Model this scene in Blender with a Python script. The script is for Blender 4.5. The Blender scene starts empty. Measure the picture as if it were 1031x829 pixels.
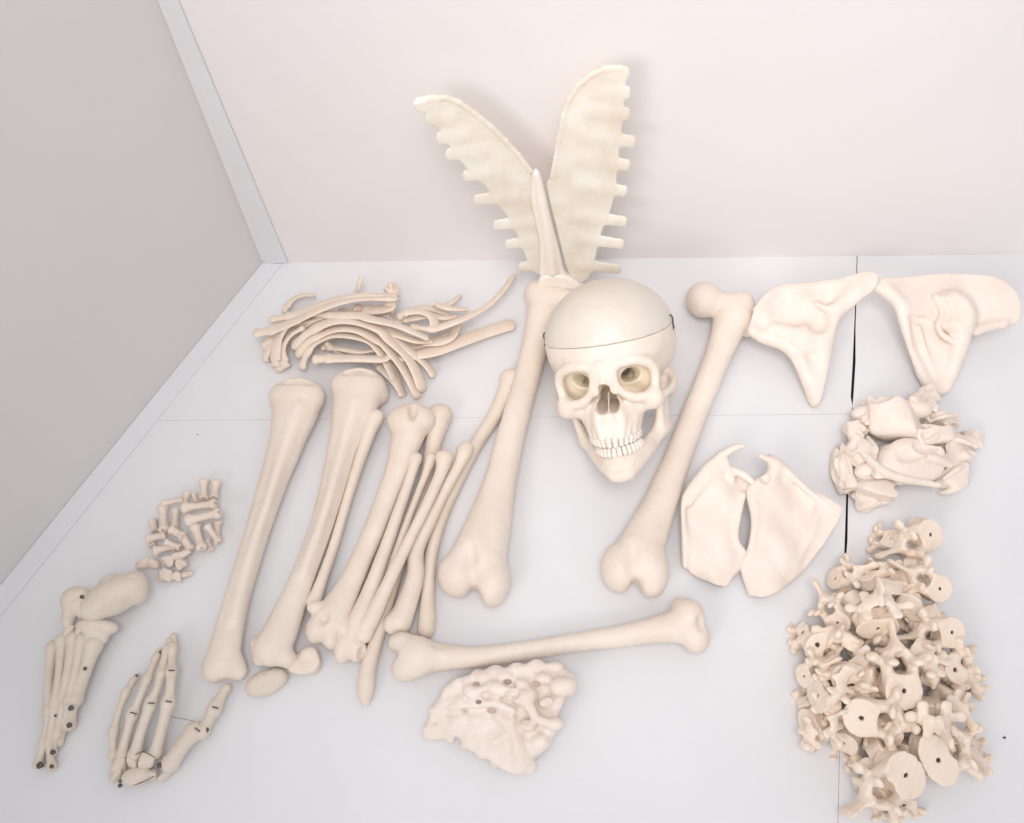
import bpy, math, random
import numpy as np
from mathutils import Vector, Matrix, Euler

sc = bpy.context.scene
col = sc.collection
random.seed(7)
RAD = math.radians

# ------------------------------------------------------------ camera
IW, IH = 1031.0, 829.0          # photograph
FPX = 900.0                     # focal length in photograph pixels
CAM_H, PITCH = 0.95, 62.0
cam_data = bpy.data.cameras.new("camera")
cam_data.sensor_width = 36.0
cam_data.lens = FPX / IW * 36.0
cam_data.clip_start = 0.01
cam_data.clip_end = 100
cam = bpy.data.objects.new("camera", cam_data)
cam.location = (0, 0, CAM_H)
cam.rotation_euler = (RAD(90 - PITCH), 0, 0)
col.objects.link(cam)
sc.camera = cam
CAM = Vector((0, 0, CAM_H))
FWD = Vector((0, math.cos(RAD(PITCH)), -math.sin(RAD(PITCH))))
UPV = Vector((0, math.sin(RAD(PITCH)), math.cos(RAD(PITCH))))
RGT = Vector((1, 0, 0))

# ------------------------------------------------------------ light
world = bpy.data.worlds.new("World")
sc.world = world
world.use_nodes = True
bg = world.node_tree.nodes["Background"]
bg.inputs[0].default_value = (0.97, 0.965, 1.0, 1)
bg.inputs[1].default_value = 0.70

def area(name, loc, target, size, power, colr):
    d = bpy.data.lights.new(name, 'AREA')
    d.shape = 'DISK'
    d.size = size
    d.energy = power
    d.color = colr
    o = bpy.data.objects.new(name, d)
    o.location = loc
    o.rotation_euler = (Vector(target) - Vector(loc)).to_track_quat('-Z', 'Y').to_euler()
    col.objects.link(o)
    return o
k_ = area("key_lamp", (-0.85, -1.1, 1.45), (0.55, 0.76, 0.24), 1.0, 1.5, (1.0, 0.95, 0.92))
k_.data.spread = RAD(44)
c_ = area("ceiling_lamp", (0.02, -0.1, 1.75), (0.12, 0.76, 0.15), 0.8, 2.3, (1.0, 0.95, 0.94))
c_.data.spread = RAD(68)

sc.view_settings.view_transform = 'Standard'
sc.view_settings.look = 'None'
sc.view_settings.exposure = 0.08
sc.view_settings.gamma = 1.0

# ------------------------------------------------------------ pixel <-> place
def ray(px, py):
    return RGT * ((px - IW / 2) / FPX) - UPV * ((py - IH / 2) / FPX) + FWD

class Frame:
    """a plane with an origin; local coordinates are millimetres"""
    def __init__(s, O, U=Vector((1, 0, 0)), N=Vector((0, 0, 1))):
        s.O = Vector(O); s.N = Vector(N).normalized()
        U = Vector(U); s.U = (U - s.N * U.dot(s.N)).normalized()
        s.V = s.N.cross(s.U)
    def px(s, x, y, n=0.0):
        r = ray(x, y)
        t = (n * 0.001 - (CAM - s.O).dot(s.N)) / r.dot(s.N)
        p = CAM + r * t - s.O
        return Vector((p.dot(s.U) * 1000, p.dot(s.V) * 1000, n))
    def mm(s, x, y, n=0.0):
        """millimetres per pixel there"""
        r = ray(x, y)
        t = (n * 0.001 - (CAM - s.O).dot(s.N)) / r.dot(s.N)
        return t / FPX * 1000
    def matrix(s):
        m = Matrix((s.U, s.V, s.N)).transposed().to_4x4()
        m.translation = s.O
        return m

FLOOR = Frame((0, 0, 0))
def at(px, py, z=0.0):
    p = FLOOR.px(px, py, z * 1000)
    return p * 0.001
def floor_frame(px, py):
    return Frame(at(px, py, 0))

# ------------------------------------------------------------ materials
def bone_mat(name, base, var=0.05, rough=0.5, sss=0.12, bump=0.25, scale=60, transl=0.0, spots=0.0):
    m = bpy.data.materials.new(name)
    m.use_nodes = True
    nt = m.node_tree; N = nt.nodes; L = nt.links
    b = N["Principled BSDF"]
    tc = N.new("ShaderNodeTexCoord")
    n1 = N.new("ShaderNodeTexNoise"); n1.inputs["Scale"].default_value = scale * 0.45; n1.inputs["Detail"].default_value = 5
    L.new(tc.outputs["Object"], n1.inputs["Vector"])
    cr = N.new("ShaderNodeValToRGB")
    lo = [c * (1 - var * w) for c, w in zip(base, (0.7, 1.3, 2.0))]
    hi = [min(1, c * (1 + var)) for c in base]
    cr.color_ramp.elements[0].position = 0.32; cr.color_ramp.elements[0].color = (*lo, 1)
    cr.color_ramp.elements[1].position = 0.68; cr.color_ramp.elements[1].color = (*hi, 1)
    L.new(n1.outputs["Fac"], cr.inputs["Fac"])
    colour = cr.outputs["Color"]
    if spots:
        n3 = N.new("ShaderNodeTexNoise"); n3.inputs["Scale"].default_value = scale * 2.2; n3.inputs["Detail"].default_value = 3
        L.new(tc.outputs["Object"], n3.inputs["Vector"])
        r3 = N.new("ShaderNodeMapRange"); r3.inputs[1].default_value = 0.58; r3.inputs[2].default_value = 0.75
        r3.inputs[3].default_value = 0; r3.inputs[4].default_value = spots
        L.new(n3.outputs["Fac"], r3.inputs[0])
        mx = N.new("ShaderNodeMixRGB"); mx.inputs[2].default_value = (base[0] * .72, base[1] * .58, base[2] * .45, 1)
        L.new(r3.outputs[0], mx.inputs[0]); L.new(colour, mx.inputs[1])
        colour = mx.outputs[0]
    L.new(colour, b.inputs["Base Color"])
    b.inputs["Roughness"].default_value = rough
    b.inputs["Subsurface Weight"].default_value = sss
    b.inputs["Subsurface Radius"].default_value = (1.0, 0.6, 0.35)
    b.inputs["Subsurface Scale"].default_value = 0.004
    n2 = N.new("ShaderNodeTexNoise"); n2.inputs["Scale"].default_value = scale * 6; n2.inputs["Detail"].default_value = 4
    L.new(tc.outputs["Object"], n2.inputs["Vector"])
    bp = N.new("ShaderNodeBump"); bp.inputs["Strength"].default_value = bump; bp.inputs["Distance"].default_value = 0.001
    L.new(n2.outputs["Fac"], bp.inputs["Height"])
    L.new(bp.outputs[0], b.inputs["Normal"])
    if transl:
        t = N.new("ShaderNodeBsdfTranslucent"); L.new(colour, t.inputs["Color"])
        mx = N.new("ShaderNodeMixShader"); mx.inputs[0].default_value = transl
        L.new(b.outputs[0], mx.inputs[1]); L.new(t.outputs[0], mx.inputs[2])
        L.new(mx.outputs[0], N["Material Output"].inputs["Surface"])
    return m

def plain_mat(name, base, rough=0.5, metal=0.0, var=0.0, scale=8, bump=0.0):
    m = bpy.data.materials.new(name)
    m.use_nodes = True
    nt = m.node_tree; N = nt.nodes; L = nt.links
    b = N["Principled BSDF"]
    b.inputs["Base Color"].default_value = (*base, 1)
    b.inputs["Roughness"].default_value = rough
    b.inputs["Metallic"].default_value = metal
    if var or bump:
        tc = N.new("ShaderNodeTexCoord")
        n1 = N.new("ShaderNodeTexNoise"); n1.inputs["Scale"].default_value = scale; n1.inputs["Detail"].default_value = 6
        L.new(tc.outputs["Object"], n1.inputs["Vector"])
        cr = N.new("ShaderNodeValToRGB")
        cr.color_ramp.elements[0].position = 0.3; cr.color_ramp.elements[0].color = (*[c * (1 - var) for c in base], 1)
        cr.color_ramp.elements[1].position = 0.7; cr.color_ramp.elements[1].color = (*[min(1, c * (1 + var)) for c in base], 1)
        L.new(n1.outputs["Fac"], cr.inputs["Fac"])
        n4 = N.new("ShaderNodeTexNoise"); n4.inputs["Scale"].default_value = scale * 1.7; n4.inputs["Detail"].default_value = 9; n4.inputs["Roughness"].default_value = .7
        mp = N.new("ShaderNodeMapping"); mp.inputs["Scale"].default_value = (1, 3.5, 1.6); mp.inputs["Rotation"].default_value = (0, 0, .6)
        L.new(tc.outputs["Object"], mp.inputs["Vector"]); L.new(mp.outputs[0], n4.inputs["Vector"])
        r4 = N.new("ShaderNodeMapRange"); r4.inputs[1].default_value = .60; r4.inputs[2].default_value = .80; r4.inputs[4].default_value = .10
        L.new(n4.outputs["Fac"], r4.inputs[0])
        mx = N.new("ShaderNodeMixRGB"); mx.inputs[2].default_value = (base[0] * .6, base[1] * .58, base[2] * .55, 1)
        L.new(r4.outputs[0], mx.inputs[0]); L.new(cr.outputs[0], mx.inputs[1]); L.new(mx.outputs[0], b.inputs["Base Color"])
        rr = N.new("ShaderNodeMapRange"); rr.inputs[3].default_value = rough - .1; rr.inputs[4].default_value = rough + .15
        L.new(n4.outputs["Fac"], rr.inputs[0]); L.new(rr.outputs[0], b.inputs["Roughness"])
        if bump:
            n2 = N.new("ShaderNodeTexNoise"); n2.inputs["Scale"].default_value = scale * 30
            L.new(tc.outputs["Object"], n2.inputs["Vector"])
            bp = N.new("ShaderNodeBump"); bp.inputs["Strength"].default_value = bump; bp.inputs["Distance"].default_value = 0.0005
            L.new(n2.outputs["Fac"], bp.inputs["Height"]); L.new(bp.outputs[0], b.inputs["Normal"])
    return m

M_BONE = bone_mat("long_bone_plastic", (0.786, 0.691, 0.601), spots=0.10)
M_FEMUR = bone_mat("smooth_bone_plastic", (0.786, 0.702, 0.621), bump=0.3, scale=35, spots=0.10)
M_SKULL = bone_mat("skull_plastic", (0.806, 0.726, 0.642), bump=0.2, rough=0.42, spots=0.1)
def tint_orbits(m):
    nt = m.node_tree; N = nt.nodes; L = nt.links
    b = N["Principled BSDF"]; src = b.inputs["Base Color"].links[0].from_socket
    tc = N.new("ShaderNodeTexCoord"); sp = N.new("ShaderNodeSeparateXYZ"); L.new(tc.outputs["Object"], sp.inputs[0])
    def rng(sock, a, c):
        r = N.new("ShaderNodeMapRange"); r.inputs[1].default_value = a; r.inputs[2].default_value = c; L.new(sock, r.inputs[0]); return r.outputs[0]
    ab = N.new("ShaderNodeMath"); ab.operation = 'ABSOLUTE'; L.new(sp.outputs[0], ab.inputs[0])
    az = N.new("ShaderNodeMath"); az.operation = 'ABSOLUTE'; L.new(sp.outputs[2], az.inputs[0])
    v = None
    for o in (rng(sp.outputs[1], -.076, -.066), rng(sp.outputs[1], -.030, -.036), rng(ab.outputs[0], .051, .047), rng(az.outputs[0], .021, .018)):
        if v is None: v = o
        else:
            mu = N.new("ShaderNodeMath"); mu.operation = 'MULTIPLY'; L.new(v, mu.inputs[0]); L.new(o, mu.inputs[1]); v = mu.outputs[0]
    mx = N.new("ShaderNodeMixRGB"); mx.inputs[2].default_value = (.82, .73, .57, 1)
    L.new(v, mx.inputs[0]); L.new(src, mx.inputs[1]); L.new(mx.outputs[0], b.inputs["Base Color"])
tint_orbits(M_SKULL)
M_CAP = bone_mat("skull_cap_plastic", (0.726, 0.676, 0.607), var=0.03, bump=0.06, rough=0.4)
M_TOOTH = bone_mat("tooth_plastic", (0.83, 0.765, 0.69), var=0.03, bump=0.0, rough=0.25)
M_RIB = bone_mat("rib_plastic", (0.796, 0.691, 0.591), spots=0.12)
M_VERT = bone_mat("vertebra_plastic", (0.815, 0.705, 0.600), spots=0.14)
M_PALE = bone_mat("pale_bone_plastic", (0.806, 0.721, 0.652), bump=0.3, var=0.05, spots=0.08)
M_HAND = bone_mat("greyish_bone_plastic", (0.706, 0.632, 0.547), spots=0.2)
M_SMALL = bone_mat("small_bone_plastic", (0.756, 0.657, 0.577), spots=0.12)
M_CART = bone_mat("translucent_cartilage_plastic", (0.95, 0.92, 0.86), var=0.07, rough=0.3, sss=0.3, bump=0.6, scale=60, transl=0.42)
M_STERN = bone_mat("sternum_plastic", (0.85, 0.79, 0.72), var=0.03, rough=0.4)
M_METAL = plain_mat("dark_metal", (0.13, 0.11, 0.10), 0.35, 0.7)
M_DARK = plain_mat("dark_pin", (0.05, 0.035, 0.03), 0.6)
M_FLOOR = plain_mat("white_board", (0.755, 0.757, 0.77), 0.42, var=0.02, scale=7, bump=0.12)
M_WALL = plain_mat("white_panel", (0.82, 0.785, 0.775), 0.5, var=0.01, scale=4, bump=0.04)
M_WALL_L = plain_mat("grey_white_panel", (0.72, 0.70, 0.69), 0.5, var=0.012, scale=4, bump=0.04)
M_SHADE_STRIP = plain_mat("bluish_shade_strip", (0.735, 0.74, 0.76), 0.5, var=0.02, scale=10)  # bluish tone stands in for the shade beside the left panel
M_EDGE = plain_mat("gap_shade_edge", (0.06, 0.05, 0.045), 0.8)  # board sides coloured near black to paint shade into the floor gap
M_UNDER = plain_mat("underlay", (0.03, 0.028, 0.03), 0.8)

# ------------------------------------------------------------ tagging
def tag(o, label=None, cat=None, group=None, kind=None):
    if label: o["label"] = label
    if cat: o["category"] = cat
    if group: o["group"] = group
    if kind: o["kind"] = kind
    return o

def mesh_obj(name, verts, faces, mat, parent=None, smooth=True, matrix=None):
    me = bpy.data.meshes.new(name)
    me.from_pydata([tuple(v) for v in verts], [], faces)
    me.materials.append(mat)
    if smooth:
        me.polygons.foreach_set("use_smooth", [True] * len(me.polygons))
    me.update()
    o = bpy.data.objects.new(name, me)
    col.objects.link(o)
    if parent is not None:
        o.parent = parent
    if matrix is not None:
        if parent is not None:
            o.matrix_local = matrix
        else:
            o.matrix_world = matrix
    return o

def empty(name, matrix):
    o = bpy.data.objects.new(name, None)
    o.empty_display_size = 0.02
    col.objects.link(o)
    o.matrix_world = matrix
    return o

# ------------------------------------------------------------ distance-field modeller
def nets(f, org, h):
    """naive surface nets; returns verts, quads"""
    s = f < 0
    nx, ny, nz = f.shape
    c = s[:-1, :-1, :-1].astype(np.int8)
    tot = c.copy()
    offs = [(i, j, k) for i in (0, 1) for j in (0, 1) for k in (0, 1)]
    for (i, j, k) in offs[1:]:
        tot = tot + s[i:nx - 1 + i, j:ny - 1 + j, k:nz - 1 + k]
    act = (tot > 0) & (tot < 8)
    idx = np.full(act.shape, -1, np.int64)
    I = np.argwhere(act)
    if len(I) == 0:
        return np.zeros((0, 3)), np.zeros((0, 4), int)
    idx[act] = np.arange(len(I))
    acc = np.zeros((len(I), 3)); cnt = np.zeros(len(I))
    vals = {o: f[I[:, 0] + o[0], I[:, 1] + o[1], I[:, 2] + o[2]] for o in offs}
    for a in offs:
        for ax in range(3):
            if a[ax] == 0:
                b = list(a); b[ax] = 1; b = tuple(b)
                va, vb = vals[a], vals[b]
                m = (va < 0) != (vb < 0)
                den = np.where(m, va - vb, 1)
                t = np.where(m, va / den, 0)
                p = np.tile(np.array(a, float), (len(I), 1)); p[:, ax] = t
                acc += p * m[:, None]; cnt += m
    V = (I + acc / cnt[:, None]) * h + np.array(org)
    Q = []
    for ax in range(3):
        sl0 = [slice(None)] * 3; sl1 = [slice(None)] * 3
        sl0[ax] = slice(0, -1); sl1[ax] = slice(1, None)
        s0 = s[tuple(sl0)]; s1 = s[tuple(sl1)]
        E = np.argwhere(s0 != s1)
        b, c2 = [(1, 2), (2, 0), (0, 1)][ax]
        ok = (E[:, b] > 0) & (E[:, c2] > 0) & (E[:, b] < f.shape[b] - 1) & (E[:, c2] < f.shape[c2] - 1)
        E = E[ok]
        inside = s0[E[:, 0], E[:, 1], E[:, 2]]
        def cell(db, dc):
            X = E.copy(); X[:, b] += db; X[:, c2] += dc
            return idx[X[:, 0], X[:, 1], X[:, 2]]
        q = np.stack([cell(-1, -1), cell(0, -1), cell(0, 0), cell(-1, 0)], 1)
        q[~inside] = q[~inside][:, ::-1]
        Q.append(q)
    Q = np.concatenate(Q)
    Q = Q[(Q >= 0).all(1)]
    return V, Q

def relax(V, Q, it):
    n = len(V)
    a = np.concatenate([Q[:, i] for i in range(4)]); b = np.concatenate([Q[:, (i + 1) % 4] for i in range(4)])
    A = np.concatenate([a, b]); B = np.concatenate([b, a])
    cnt = np.maximum(np.bincount(A, minlength=n), 1)
    for k in range(it * 2):
        lam = .55 if k % 2 == 0 else -.50
        W = np.stack([np.bincount(A, weights=V[B, j], minlength=n) for j in range(3)], 1) / cnt[:, None]
        V = V + lam * (W - V)
    return V

def smin(a, b, k):
    if k <= 0: return np.minimum(a, b)
    h = np.maximum(k - np.abs(a - b), 0) / k
    return np.minimum(a, b) - h * h * k * 0.25

def spline(P, n):
    P = [np.array(p, float) for p in P]
    P = [2 * P[0] - P[1]] + P + [2 * P[-1] - P[-2]]
    out = []
    seg = len(P) - 3
    for i in range(n):
        t = i / (n - 1) * seg; j = min(int(t), seg - 1); u = t - j
        a, b, c, d = P[j:j + 4]
        out.append(0.5 * ((2 * b) + (-a + c) * u + (2 * a - 5 * b + 4 * c - d) * u * u + (-a + 3 * b - 3 * c + d) * u ** 3))
    return out

class SDF:
    def __init__(s, frame=None, h=1.0):
        s.F = frame; s.h = h; s.ops = []
        s.seed = random.random() * 50
    # all coordinates are local millimetres
    def cap(s, a, b, ra, rb, k=3, neg=False, flat=1.0):
        a = np.array(a, float); b = np.array(b, float)
        r = max(ra, rb)
        lo = np.minimum(a, b) - r; hi = np.maximum(a, b) + r
        ab = b - a
        zs = np.array([1, 1, 1 / flat])
        abf = ab * zs
        L2 = max(float(abf @ abf), 1e-9)
        def fn(X, Y, Z):
            px, py, pz = X - a[0], Y - a[1], (Z - a[2]) / flat
            t = np.clip((px * abf[0] + py * abf[1] + pz * abf[2]) / L2, 0, 1)
            d = np.sqrt((px - t * abf[0]) ** 2 + (py - t * abf[1]) ** 2 + (pz - t * abf[2]) ** 2)
            return d - (ra + (rb - ra) * t)
        s.ops.append((lo, hi, fn, k, neg)); return s
    def line(s, pts, k=4, neg=False, sc_=(1, 1, 1), sub=4):
        """pts: (x, y, z, r) local mm; a smooth tapering tube through all of them"""
        P = [np.array(p, float) for p in pts]
        if len(P) > 2 and sub > 1:
            n = (len(P) - 1) * sub + 1
            P = spline(P, n)
        P = np.array(P)
        r = P[:, 3].max()
        w = np.array(sc_, float)
        lo = P[:, :3].min(0) - r * w; hi = P[:, :3].max(0) + r * w
        def fn(X, Y, Z):
            out = None
            for a, b in zip(P, P[1:]):
                abf = (b[:3] - a[:3]) / w
                L2 = max(float(abf @ abf), 1e-9)
                px, py, pz = (X - a[0]) / w[0], (Y - a[1]) / w[1], (Z - a[2]) / w[2]
                t = np.clip((px * abf[0] + py * abf[1] + pz * abf[2]) / L2, 0, 1)
                d = np.sqrt((px - t * abf[0]) ** 2 + (py - t * abf[1]) ** 2 + (pz - t * abf[2]) ** 2) - (a[3] + (b[3] - a[3]) * t)
                out = d if out is None else np.minimum(out, d)
            return out * min(1.0, w.min() * 1.3)
        s.ops.append((lo, hi, fn, k, neg)); return s
    def rock(s, c, r, seed, k=3, rot=None, n=12):
        """a block bounded by a few rounded facets"""
        rnd = np.random.RandomState(seed)
        c = np.array(c, float); r = np.array(r, float)
        R = np.array(Euler([RAD(v) for v in (rot or (0, 0, 0))]).to_matrix())
        D = rnd.normal(size=(n, 3)); D /= np.linalg.norm(D, axis=1)[:, None]
        D = np.concatenate([D, np.eye(3), -np.eye(3)])
        off = rnd.uniform(.62, .96, len(D)); off[n:] = rnd.uniform(.8, .98, 6)
        e = (np.abs(R) * r[None, :]).sum(1)
        mr = r.min()
        def fn(X, Y, Z):
            x, y, z = X - c[0], Y - c[1], Z - c[2]
            q = [(R[0, i] * x + R[1, i] * y + R[2, i] * z) / r[i] for i in range(3)]
            acc = 0
            for d, o in zip(D, off):
                acc = acc + np.exp(np.minimum(15 * (d[0] * q[0] + d[1] * q[1] + d[2] * q[2] - o), 30))
            return np.log(acc + 1e-9) / 15 * mr
        s.ops.append((c - e, c + e, fn, k, False)); return s
    def ell(s, c, r, k=3, neg=False, rot=None):
        c = np.array(c, float); r = np.array(r, float)
        if rot is None:
            R = np.eye(3); e = r
        else:
            R = np.array(Euler([RAD(v) for v in rot]).to_matrix())
            e = np.sqrt(((R * r[None, :]) ** 2).sum(1))
        def fn(X, Y, Z):
            x, y, z = X - c[0], Y - c[1], Z - c[2]
            lx = R[0, 0] * x + R[1, 0] * y + R[2, 0] * z
            ly = R[0, 1] * x + R[1, 1] * y + R[2, 1] * z
            lz = R[0, 2] * x + R[1, 2] * y + R[2, 2] * z
            k0 = np.sqrt((lx / r[0]) ** 2 + (ly / r[1]) ** 2 + (lz / r[2]) ** 2)
            k1 = np.sqrt((lx / r[0] ** 2) ** 2 + (ly / r[1] ** 2) ** 2 + (lz / r[2] ** 2) ** 2) + 1e-9
            return k0 * (k0 - 1) / k1
        s.ops.append((c - e, c + e, fn, k, neg)); return s
    def poly(s, P, th, zf=None, k=3, neg=False, edge=2.0, zr=(0, 0), thf=None):
        """a sheet with the outline P (local xy), half thickness th, centred on zf(x, y)"""
        P = np.array(P, float)
        zf = zf or (lambda x, y: 0 * x + 0 * y)
        lo = np.array([P[:, 0].min(), P[:, 1].min(), zr[0] - th]); hi = np.array([P[:, 0].max(), P[:, 1].max(), zr[1] + th])
        def fn(X, Y, Z):
            x = X[:, :, 0] + 0 * Y[:, :, 0]; y = Y[:, :, 0] + 0 * X[:, :, 0]
            d = (x - P[0, 0]) ** 2 + (y - P[0, 1]) ** 2
            sg = np.ones_like(x)
            n = len(P)
            for i in range(n):
                j = (i - 1) % n
                ex, ey = P[j] - P[i]
                wx, wy = x - P[i, 0], y - P[i, 1]
                t = np.clip((wx * ex + wy * ey) / (ex * ex + ey * ey + 1e-9), 0, 1)
                d = np.minimum(d, (wx - ex * t) ** 2 + (wy - ey * t) ** 2)
                c1 = y >= P[i, 1]; c2 = y < P[j, 1]; c3 = ex * wy > ey * wx
                sg = np.where((c1 & c2 & c3) | (~c1 & ~c2 & ~c3), -sg, sg)
            d2 = (sg * np.sqrt(d))[:, :, None] + edge
            t_ = th if thf is None else thf(x, y)[:, :, None]
            dz = np.abs(Z - zf(x, y)[:, :, None]) - t_ + edge
            return np.minimum(np.maximum(d2, dz), 0) + np.sqrt(np.maximum(d2, 0) ** 2 + np.maximum(dz, 0) ** 2) - edge
        s.ops.append((lo, hi, fn, k, neg)); return s
    # pixel authoring: (x, y, height_mm or None, radius_px)
    def pt(s, p, flat=1.0):
        x, y, n, r = p
        R = r * s.F.mm(x, y, n or 0)
        if n is None: n = R * flat
        return s.F.px(x, y, n), R
    def chain(s, pts, k=4, neg=False, flat=1.0):
        q = [s.pt(p, flat) for p in pts]
        s.line([(*a, ra) for a, ra in q], k, neg, (1, 1, flat))
        return s
    def blob(s, p, rr, k=4, neg=False, rot=None):
        """p = (x, y, height); rr = radii in pixels (u, v, n)"""
        m = s.F.mm(p[0], p[1], p[2])
        return s.ell(s.F.px(*p), [v * m for v in rr], k, neg, rot)
    def sheet(s, pix, th, zf=None, **kw):
        P = np.array([list(s.F.px(x, y, 0))[:2] for x, y in pix])
        Q = []
        for i in range(len(P)):
            a, b, c, d = P[i - 1], P[i], P[(i + 1) % len(P)], P[(i + 2) % len(P)]
            for u in (0, .33, .67):
                Q.append(0.5 * ((2 * b) + (-a + c) * u + (2 * a - 5 * b + 4 * c - d) * u * u + (-a + 3 * b - 3 * c + d) * u ** 3))
        P = Q
        return s.poly(P, th, zf, **kw)
    def field(s, noise=0.25, wl=9.0):
        h = s.h
        adds = [o for o in s.ops if not o[4]]
        lo = np.min([o[0] for o in adds], 0) - 3 * h - 2
        hi = np.max([o[1] for o in adds], 0) + 3 * h + 2
        n = np.ceil((hi - lo) / h).astype(int) + 1
        ax = [lo[i] + np.arange(n[i]) * h for i in range(3)]
        f = np.full(n, 20.0, np.float32)
        for (a, b, fn, k, neg) in s.ops:
            m = k + 3 * h + 1
            i0 = np.clip(np.floor((a - m - lo) / h).astype(int), 0, n); i1 = np.clip(np.ceil((b + m - lo) / h).astype(int) + 1, 0, n)
            if (i1 <= i0).any(): continue
            sl = tuple(slice(i0[i], i1[i]) for i in range(3))
            X = ax[0][sl[0]][:, None, None]; Y = ax[1][sl[1]][None, :, None]; Z = ax[2][sl[2]][None, None, :]
            d = fn(X, Y, Z)
            if neg: f[sl] = -smin(-f[sl], d, k)
            else: f[sl] = smin(f[sl], d, k)
        if noise:
            X = ax[0][:, None, None]; Y = ax[1][None, :, None]; Z = ax[2][None, None, :]
            w = 6.283 / wl; e = s.seed
            f += (noise * .4 * (np.sin(w * X + 1.3 * np.sin(w * .7 * Y + e)) * np.sin(w * .9 * Y + e) + np.sin(w * 1.1 * Z + e * 2) * np.sin(w * .8 * X + e)
                  + .6 * np.sin(w * 2.1 * X + e) * np.sin(w * 2.3 * Y + 2 * e + np.sin(w * Z)))).astype(np.float32)
        s.ax = ax; s.lo = lo
        return f
    def build(s, name, mat, parent=None, matrix=None, noise=0.25, wl=9.0, clip=None, smooth=3):
        f = s.field(noise, wl)
        if clip is not None:
            X, Y, Z = s.ax[0][:, None, None], s.ax[1][None, :, None], s.ax[2][None, None, :]
            f = np.maximum(f, clip(X, Y, Z))
        V, Q = nets(f, s.lo, s.h)
        V = relax(V, Q, smooth)
        me = bpy.data.meshes.new(name)
        nv, nq = len(V), len(Q)
        me.vertices.add(nv); me.vertices.foreach_set("co", (V * 0.001).astype(np.float32).ravel())
        me.loops.add(nq * 4); me.loops.foreach_set("vertex_index", Q.astype(np.int32).ravel())
        me.polygons.add(nq); me.polygons.foreach_set("loop_start", np.arange(nq, dtype=np.int32) * 4)
        me.polygons.foreach_set("use_smooth", np.ones(nq, bool))
        me.materials.append(mat)
        me.update(calc_edges=True); me.validate()
        o = bpy.data.objects.new(name, me)
        col.objects.link(o)
        if parent is not None:
            o.parent = parent
            if matrix is not None: o.matrix_local = matrix
        else:
            o.matrix_world = matrix if matrix is not None else (s.F.matrix() if s.F else Matrix())
        return o

def copy_obj(o, matrix, parent=None):
    c = o.copy()
    for key in ("label", "category", "group"):
        if key in c: del c[key]
    col.objects.link(c)
    if parent is not None:
        c.parent = parent; c.matrix_local = matrix
    else:
        c.matrix_world = matrix
    return c

def zz(scale, ox, oy):
    """coordinates read in an enlarged crop -> photograph coordinates"""
    return lambda x, y: (ox + x / scale, oy + y / scale)

# ============================================================ SETTING
def slab(name, outline, z0, z1, mat, edge_mat=None):
    n = len(outline)
    v = [(x, y, z0) for x, y in outline] + [(x, y, z1) for x, y in outline]
    f = [tuple(range(n, 2 * n)), tuple(reversed(range(n)))]
    f += [(i, (i + 1) % n, n + (i + 1) % n, n + i) for i in range(n)]
    o = mesh_obj(name, v, f, mat, smooth=False)
    if edge_mat:
        o.data.materials.append(edge_mat)
        for p in o.data.polygons[2:]: p.material_index = 1
    return o

def wall_board(name, a, b, height, thick, mat, side):
    """vertical board standing on the floor line a-b; its face is on the line, thickness goes to 'side'"""
    a = Vector((a[0], a[1])); b = Vector((b[0], b[1]))
    d = (b - a).normalized(); n = Vector((-d.y, d.x)) * side
    o = [a, b, b + n * thick, a + n * thick]
    if side < 0: o.reverse()
    return slab(name, [(p.x, p.y) for p in o], 0.0001, height, mat)

BA = at(268, 264.5); BB = at(1031, 256)          # foot of the back wall
bd = (BB - BA).normalized()
LA = at(264, 265); LB = at(0, 590)               # foot of the left wall
ld = (LB - LA).normalized()
cornr = LA
back0 = BA - bd * 0.25; back1 = BB + bd * 0.45
left1 = LB + ld * 0.35

# floor: boards with an open joint
seam = [(863.5, 240, .5), (862.5, 285, .5), (860.5, 330, .9), (859, 365, 1.9), (857, 400, 1.7), (855.5, 428, .9), (854.5, 450, .8),
        (852.5, 500, 1.2), (851, 545, 1.6), (850, 572, .9), (848.5, 640, .4), (846.5, 720, .22), (844, 829, .2), (841, 960, .2)]
sl_ = [at(x - .5, y) for x, y, w in seam]
sr_ = [at(x - .5, y) + Vector((w * .0019 if y < 600 else w * .0015, 0, 0)) for x, y, w in seam]
XL, XR, YB, YT = -1.2, 1.3, -0.35, 1.0
H0 = at(130, 424).y; H1 = at(853, 417).y; HS = (H1 - H0) / (at(853, 417).x - at(130, 424).x)
def hy(x): return H0 + HS * (x - at(130, 424).x)
ysplit = hy(at(855, 424).x)
up_ = [p for p in sl_ if p.y > ysplit]; dn_ = [p for p in sl_ if p.y <= ysplit]
xs = up_[-1].x
TH = -0.006
slab("floor", [(XL, hy(XL) + .00006), (xs, hy(xs) + .00006)] + [(p.x, p.y) for p in reversed(up_)] + [(XL, up_[0].y)], TH, 0, M_FLOOR, M_EDGE)["kind"] = "structure"
slab("floor", [(XL, YB), (dn_[-1].x, YB)] + [(p.x, p.y) for p in reversed(dn_)] + [(xs, hy(xs) - .00006), (XL, hy(XL) - .00006)], TH, -.00012, M_FLOOR, M_EDGE)["kind"] = "structure"
slab("floor", [(sr_[0].x, sr_[0].y)] + [(p.x, p.y) for p in sr_[1:]] + [(sr_[-1].x, YB), (XR, YB), (XR, sr_[0].y)], TH, 0, M_FLOOR, M_EDGE)["kind"] = "structure"
slab("ground", [(-2.2, -1.2), (2.2, -1.2), (2.2, 1.5), (-2.2, 1.5)], -0.03, -0.0065, M_UNDER)["kind"] = "structure"

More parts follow.
